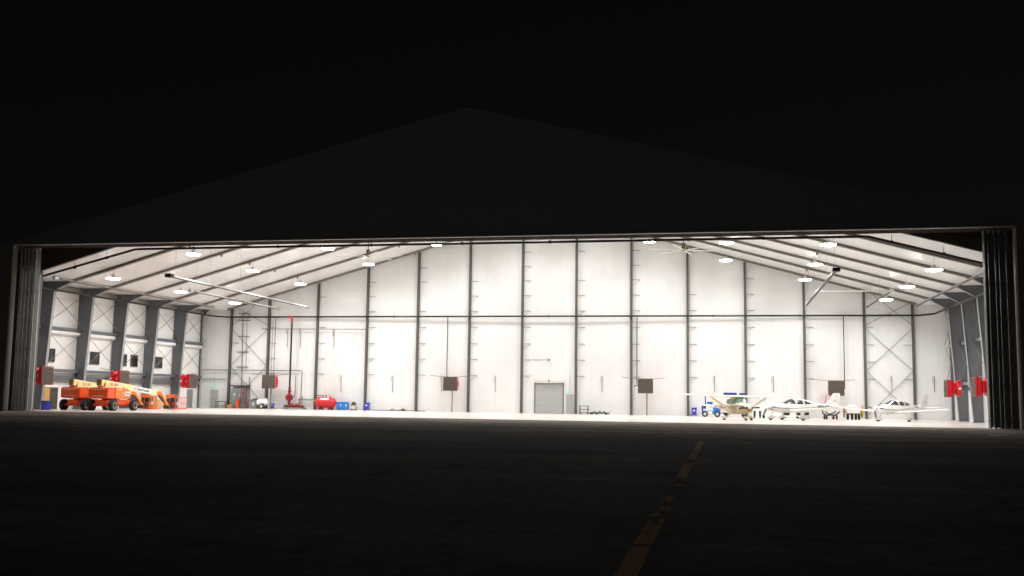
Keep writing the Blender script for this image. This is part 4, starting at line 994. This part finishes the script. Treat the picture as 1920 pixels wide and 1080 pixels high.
    b = MB(); b.box(x0+.2,x0+.35,-.72,-.64,.5,.75); b.build('tool_tray', 'white', t)
    return t
boom_lift((-35.0,10.0,0), pi/2, 'orange boom lift with a white lettered boom section, nearer the hall')
boom_lift((-38.0,10.35,0), pi/2, 'orange boom lift partly hidden behind the other, nearer the window wall')

# ------------------------------------------------------------------ aircraft
class Fus:
    """fuselage from cross sections (x, z_top, z_mid, z_bottom, half width, exponent)"""
    def __init__(s, secs): s.S = sorted(secs); s.x = [q[0] for q in s.S]
    def sec(s, x):
        S = s.S
        if x <= S[0][0]: return S[0][1:]
        if x >= S[-1][0]: return S[-1][1:]
        i = max(k for k in range(len(S)-1) if S[k][0] <= x); a, c = S[i], S[i+1]; h = c[0]-a[0]; u = (x-a[0])/h
        out = []
        for k in range(1, 6):
            def slope(j):
                if j == 0: return (S[1][k]-S[0][k])/(S[1][0]-S[0][0])
                if j == len(S)-1: return (S[-1][k]-S[-2][k])/(S[-1][0]-S[-2][0])
                d0 = (S[j][k]-S[j-1][k])/(S[j][0]-S[j-1][0]); d1 = (S[j+1][k]-S[j][k])/(S[j+1][0]-S[j][0])
                return 0 if d0*d1 <= 0 else 2*d0*d1/(d0+d1)
            m0, m1 = slope(i)*h, slope(i+1)*h; u2, u3 = u*u, u*u*u
            out.append((2*u3-3*u2+1)*a[k] + (u3-2*u2+u)*m0 + (-2*u3+3*u2)*c[k] + (u3-u2)*m1)
        return out
    def pt(s, x, th, off=0.):
        zt, zm, zb, hw, e = s.sec(x); c, n = cos(th), sin(th)
        y = math.copysign(abs(c)**(2/e), c)*(hw+off); hh = (zt-zm) if n >= 0 else (zm-zb)
        return Vector((x, y, zm + math.copysign(abs(n)**(2/e), n)*(hh+off)))
    def side(s, x, z, sy, off=0.):
        zt, zm, zb, hw, e = s.sec(x); hh = (zt-zm) if z >= zm else (zm-zb)
        q = min(1., abs(z-zm)/max(hh, 1e-4)); y = hw*max(0., 1-q**e)**(1/e)
        return Vector((x, sy*(y+off), z))
    def mesh(s, x0, x1, nx=60, nt=36):
        b = MB(); rows = [[s.pt(x0+(x1-x0)*i/nx, 2*pi*j/nt) for j in range(nt)] for i in range(nx+1)]
        R = b.grid(rows, closed_u=True); b.cap(R[0], True); b.cap(R[-1]); return b
    def patch(s, name, pts, sy, mat, parent, off=.008, nx=14, nz=6):
        """side patch: pts = list of (x, z_low, z_high)"""
        b = MB(); rows = []
        xs = [q[0] for q in pts]
        for i in range(nx+1):
            x = xs[0] + (xs[-1]-xs[0])*i/nx
            k = max(j for j in range(len(pts)-1) if (pts[j][0] <= x+1e-9 if xs[-1] > xs[0] else pts[j][0] >= x-1e-9))
            a, c = pts[k], pts[k+1]; u = (x-a[0])/(c[0]-a[0]); lo, hi = a[1]+(c[1]-a[1])*u, a[2]+(c[2]-a[2])*u
            rows.append([s.side(x, lo+(hi-lo)*j/nz, sy, off) for j in range(nz+1)])
        b.grid(rows); return b.build(name, mat, parent, smooth=True)
def airfoil(c, t, n=9):
    up, lo = [], []
    for i in range(n+1):
        u = .5*(1-cos(pi*i/n)); y = 5*t*(.2969*sqrt(u)-.126*u-.3516*u*u+.2843*u**3-.1036*u**4)
        up.append((-u*c, y*c*1.15)); lo.append((-u*c, -y*c*.75))
    return up + lo[::-1][1:-1]
def surface(stations, vertical=False):
    """stations: (span, x_leading, z, chord, thickness)"""
    b = MB(); rows = []
    for sp, xl, z, c, t in stations:
        rows.append([((xl+u), sp, z+v) if not vertical else (xl+u, v, z) for u, v in airfoil(c, t)])
    R = b.grid(rows, closed_u=True); b.cap(R[0], True); b.cap(R[-1]); return b
def prop(t, x, z, n, r, a0, mat, spin):
    P = empty('propeller', (x,0,z)); P.parent = t
    b = MB(); b.lathe([(.0,.36),(.06,.33),(.12,.22),(.16,.08),(.17,0.),(.0,-.02)], axis='x', n=18); b.build('spinner', spin, P, smooth=True)
    for k in range(n):
        a = a0 + 2*pi*k/n; b = MB(); rows = []
        for q, (rr, w, tw) in enumerate(((.12,.05,.9),(.3,.085,.75),(.6,.095,.5),(.85,.08,.35),(1.,.03,.3))):
            row = []
            for u, v in ((-1,0),(0,.14),(1,0),(0,-.14)):
                cx, cy = u*w*sin(tw), u*w*cos(tw); p = Vector((cx + v*w, cy, rr*r)); row.append(Matrix.Rotation(a, 4, 'X') @ p + Vector((.07,0,0)))
            rows.append(row)
        R = b.grid(rows, closed_u=True); b.cap(R[0], True); b.cap(R[-1]); b.build('blade', mat, P, smooth=True)
def gear_wheel(t, x, y, r, w, fair, nm='main_gear'):
    G = empty(nm, (x,y,0)); G.parent = t
    b = MB(); b.lathe([(.0,-w),(r*.75,-w),(r,-w*.5),(r,w*.5),(r*.75,w),(.0,w)], (0,0,r), 'y', 18); b.build('tyre', 'tyre', G, smooth=True)
    if fair:
        b = MB(); rows = []
        for q, (xx, hw, zt, zb) in enumerate(((.42,.02,.26,.22),(.34,.09,.36,.15),(.15,.125,.45,.12),(-.1,.125,.46,.13),(-.38,.08,.38,.18),(-.62,.01,.29,.26))):
            zm = (zt+zb)/2; rows.append([(xx, hw*cos(2*pi*j/14), zm+(zt-zb)/2*sin(2*pi*j/14)) for j in range(14)])
        R = b.grid(rows, closed_u=True); b.cap(R[0], True); b.cap(R[-1]); b.build('wheel_fairing', fair, G, smooth=True)
    return G

def low_wing(loc, hdg, label, reg, a0):
    t = empty('low_wing_aircraft', loc, hdg); t.scale = (1,1,.885); tag(t, label, 'aircraft', 'white low wing aircraft')
    F = Fus([(-5.05,1.52,1.42,1.34,.05,2.),(-4.5,1.60,1.42,1.24,.13,2.),(-3.4,1.66,1.34,1.06,.30,2.1),(-2.5,1.78,1.28,.92,.46,2.3),(-1.8,1.98,1.24,.84,.56,2.5),(-1.1,2.14,1.22,.79,.62,2.6),(-.4,2.21,1.22,.76,.64,2.6),(.15,2.12,1.22,.75,.63,2.5),(.7,1.87,1.22,.75,.60,2.4),(1.15,1.70,1.22,.77,.56,2.4),(1.8,1.63,1.22,.82,.50,2.5),(2.3,1.53,1.22,.90,.40,2.5),(2.5,1.42,1.22,1.02,.24,2.2)])
    F.mesh(-5.05, 2.5, 72).build('fuselage', 'acwhite', t, smooth=True)
    # glazing
    b = MB(); rows = []
    for i in range(13):
        u = i/12; x = 1.0 - u*.98; a = .80 - .16*u
        rows.append([F.pt(x, a+(pi-2*a)*j/18, .008) for j in range(19)])
    b.grid(rows); b.build('windshield', 'glass', t, smooth=True)
    for sy in (-1,1):
        F.patch('front_side_window', [(.62,1.70,1.76),(.3,1.66,1.92),(-.02,1.64,2.02)], sy, 'glass', t)
        F.patch('door_window', [(-.16,1.63,2.03),(-.4,1.62,2.05),(-.82,1.64,2.04)], sy, 'glass', t)
        F.patch('rear_window', [(-.98,1.64,2.02),(-1.3,1.64,1.95),(-1.62,1.68,1.86),(-1.86,1.74,1.77)], sy, 'glass', t)
        F.patch('side_stripe', [(2.1,1.24,1.29),(1.0,1.15,1.23),(.3,1.14,1.20),(-1.6,1.30,1.34),(-2.35,1.36,1.40)], sy, 'acgrey', t, off=.006, nx=30, nz=2)
        F.patch('tail_stripe', [(-3.85,1.43,1.46),(-4.6,1.46,1.49)], sy, 'acgrey', t, off=.006, nz=2)
        F.patch('lower_stripe', [(.6,.92,.94),(-1.6,1.02,1.04),(-3.6,1.22,1.24)], sy, 'acgrey', t, off=.006, nx=30, nz=2)
        # cowl inlet
        F.patch('cowl_inlet', [(2.36,1.28,1.36),(2.15,1.26,1.38),(2.0,1.28,1.36)], sy, 'ink', t, off=.006)
        if not reg:
            F.patch('grey_decal', [(-2.5,1.46,1.62),(-3.3,1.40,1.54)], sy, 'acgrey', t, off=.006, nz=2)
        else:
            pa, pb = F.side(-2.42,1.36,sy,.012), F.side(-3.75,1.36,sy,.012)
            s0, s1 = (pa, pb) if sy > 0 else (pb, pa)
            xd = s1 - s0; text_obj('registration', reg, .43, 'ink', t, s0 - Vector((0,0,.08)), xd, (0,sy,0), bold=.012, sx=.88)
    # wing (one piece), flaps as pale lines are too fine to see
    st = []
    for y in (-5.84,-5.6,-4.,-2.,-.5,.5,2.,4.,5.6,5.84):
        a = abs(y)/5.84; st.append((y, .62-.12*a, .86+a*5.84*.079+(.05 if abs(y) > 5.7 else 0), 1.42-.68*a-(.25 if abs(y) > 5.7 else 0), .15-.02*a))
    surface(st).build('wing', 'acwhite', t, smooth=True, angle=60)
    surface([(y, -4.05-.12*abs(y)/1.95, 1.47, .85-.3*abs(y)/1.95, .10) for y in (-1.95,-1.,-.1,.1,1.,1.95)]).build('tailplane', 'acwhite', t, smooth=True, angle=60)
    surface([(0, -3.05,1.58,1.9,.03),(0,-3.55,1.66,1.5,.07),(0,-3.82,1.85,1.25,.10),(0,-4.15,2.25,1.02,.10),(0,-4.36,2.68,.86,.10),(0,-4.50,2.82,.66,.08)], True).build('tail_fin', 'acwhite', t, smooth=True, angle=60)
    for sy in (-1,1):
        b = MB()
        for (x0,x1,z0,z1) in ((-4.2,-4.75,1.98,2.02),(-4.4,-4.55,2.03,2.10),(-4.6,-4.85,2.08,2.11),(-4.55,-4.95,1.90,1.93),(-4.7,-4.85,2.5,2.54)): b.box(x1,x0,min(sy*.052,sy*.062),max(sy*.052,sy*.062),z0,z1)
        b.build('tail_emblem', 'acgrey', t)
        b = MB(); b.bar((0,sy*1.15,.93),(-.05,sy*1.6,.32), .09, .05); b.build('gear_leg', 'acwhite', t)
        gear_wheel(t, -.05, sy*1.6, .19, .08, 'acwhite')
        for yy in (2.6,3.9,5.0):
            b = MB(); b.bar((-.55,sy*yy,.80+yy*.079),(-.95,sy*yy,.74+yy*.079), .04, .07); b.build('flap_hinge', 'acwhite', t)
    b = MB(); b.bar((1.95,0,.95),(2.28,0,.3), .08, .06); b.build('nose_leg', 'acwhite', t)
    gear_wheel(t, 2.22, 0, .17, .07, 'acwhite', 'nose_gear')
    prop(t, 2.52, 1.22, 3, .98, a0, 'inkgrey', 'acwhite')
    b = MB(); b.tube([(1.2,.25,.78),(1.1,.28,.66)], .03, 6); b.build('exhaust_stub', 'inkgrey', t)
    return t
low_wing((25.0,21.9,0), math.atan2(-.517,-.856), 'white low wing aircraft lettered N841CD, parked between the tan one and the reel cart', 'N841CD', .35)
low_wing((34.1,24.9,0), math.atan2(-.70,-.714), 'white low wing aircraft nearest the side wall, its wing crossing the reel cart', None, 1.2)

def high_wing(loc, hdg, label):
    t = empty('high_wing_aircraft', loc, hdg); t.scale = (1,1,.91); tag(t, label, 'aircraft')
    F = Fus([(-5.55,1.42,1.34,1.28,.04,2.2),(-4.6,1.50,1.3,1.14,.14,2.3),(-3.3,1.62,1.25,.96,.30,2.5),(-2.2,1.80,1.2,.80,.44,2.8),(-1.5,2.02,1.18,.68,.52,3.2),(-.9,2.16,1.16,.60,.55,3.6),(.35,2.18,1.14,.57,.56,3.8),(.75,2.02,1.14,.57,.56,3.6),(1.15,1.66,1.14,.58,.55,3.),(1.8,1.58,1.14,.66,.50,2.7),(2.2,1.50,1.14,.76,.42,2.6),(2.35,1.42,1.14,.86,.34,2.5)])
    # tan lower shell and cream upper shell share the section but are separate meshes
    for nm, mt, t0, t1 in (('lower_fuselage','tan',pi-.06,2*pi+.06),('upper_fuselage','cream',.06,pi-.06)):
        b = MB(); rows = [[F.pt(-5.55+7.9*i/70, t0+(t1-t0)*j/22) for j in range(23)] for i in range(71)]
        b.grid(rows)
        b.face([F.pt(2.35, t0+(t1-t0)*j/22) for j in range(23)]); b.build(nm, mt, t, smooth=True)
    b = MB(); rows = []
    for i in range(11):
        u = i/10; x = 1.10-u*.62; a = .72-.12*u
        rows.append([F.pt(x, a+(pi-2*a)*j/16, .008) for j in range(17)])
    b.grid(rows); b.build('windshield', 'greenglass', t, smooth=True)
    b = MB(); rows = []
    for i in range(7):
        x = -1.35-i*.12; rows.append([F.pt(x, .85+(pi-1.7)*j/10, .008) for j in range(11)])
    b.grid(rows); b.build('rear_window', 'greenglass', t, smooth=True)
    for sy in (-1,1):
        F.patch('door_window', [(.85,1.60,1.72),(.55,1.54,1.98),(-.12,1.52,2.02)], sy, 'greenglass', t)
        F.patch('side_window', [(-.22,1.52,2.02),(-.8,1.54,2.0),(-1.25,1.62,1.92)], sy, 'greenglass', t)
        F.patch('side_stripe', [(2.25,1.26,1.42),(1.2,1.24,1.40),(.2,1.20,1.36),(-1.5,1.12,1.34),(-3.2,1.08,1.44),(-5.0,1.20,1.44)], sy, 'acbrown', t, off=.007, nx=40, nz=2)
        F.patch('pale_stripe', [(1.9,1.30,1.33),(.2,1.26,1.29),(-1.5,1.22,1.25),(-4.2,1.30,1.33)], sy, 'cream', t, off=.011, nx=40, nz=1)
        F.patch('cowl_vent', [(1.75,1.0,1.12),(1.5,1.0,1.12)], sy, 'ink', t, off=.01)
        b = MB(); b.bar((.3,sy*.52,.78),(.22,sy*2.55,2.16), .06, .14, up=(0,-.5*sy,1)); b.build('wing_strut', 'cream', t)
        b = MB(); b.tube([(0,sy*.45,.66),(-.02,sy*.8,.52),(0,sy*1.2,.2)], [.06,.045,.035], 8); b.build('gear_leg', 'cream', t, smooth=True)
        gear_wheel(t, 0, sy*1.25, .2, .085, 'cream')
    surface([(y, .72-.22*max(0,abs(y)-2.6)/2.9*.6, 2.2+abs(y)*.03, 1.62-.48*max(0,abs(y)-2.6)/2.9-(.3 if abs(y)>5.45 else 0), .12) for y in (-5.5,-5.35,-4.2,-2.6,-1.,0,1.,2.6,4.2,5.35,5.5)]).build('wing', 'cream', t, smooth=True, angle=60)
    surface([(y, -4.35-.22*abs(y)/1.72, 1.36, 1.15-.35*abs(y)/1.72, .08) for y in (-1.72,-.9,-.05,.05,.9,1.72)]).build('tailplane', 'cream', t, smooth=True, angle=60)
    surface([(0,-3.3,1.56,2.1,.03),(0,-4.1,1.7,1.45,.07),(0,-4.55,2.1,1.15,.09),(0,-4.95,2.66,.8,.09)], True).build('tail_fin', 'cream', t, smooth=True, angle=60)
    b = MB(); b.tube([(1.72,0,.7),(1.68,0,.25)], .05, 8); b.build('nose_leg', 'darksteel', t)
    gear_wheel(t, 1.66, 0, .17, .075, 'cream', 'nose_gear')
    # cowl openings and chin
    b = MB()
    for s in (-1,1): b.box(2.351,2.36,s*.2-.1,s*.2+.1,1.1,1.24)
    b.box(2.351,2.36,-.12,.12,.9,.98); b.build('cowl_inlet', 'ink', t)
    prop(t, 2.36, 1.2, 2, .96, pi/2+.05, 'ink', 'cream')
    b = MB(); b.tube([(1.5,.2,.6),(1.45,.2,.45)], .04, 8); b.build('exhaust_stub', 'ink', t)
    return t
high_wing((20.2,17.2,0), math.atan2(-cos(radians(23)), sin(radians(23))), 'cream and tan high wing aircraft with brown stripe and green glass')

# ------------------------------------------------------------------ render settings
SC.view_settings.view_transform = 'Standard'; SC.view_settings.look = 'None'; SC.view_settings.gamma = 1; SC.view_settings.exposure = .12
SC.cycles.use_denoising = True
SC.cycles.max_bounces = 8; SC.cycles.diffuse_bounces = 5; SC.cycles.glossy_bounces = 3
SC.cycles.caustics_reflective = False; SC.cycles.caustics_refractive = False
SC.cycles.use_light_tree = True
SC.cycles.sample_clamp_indirect = 6
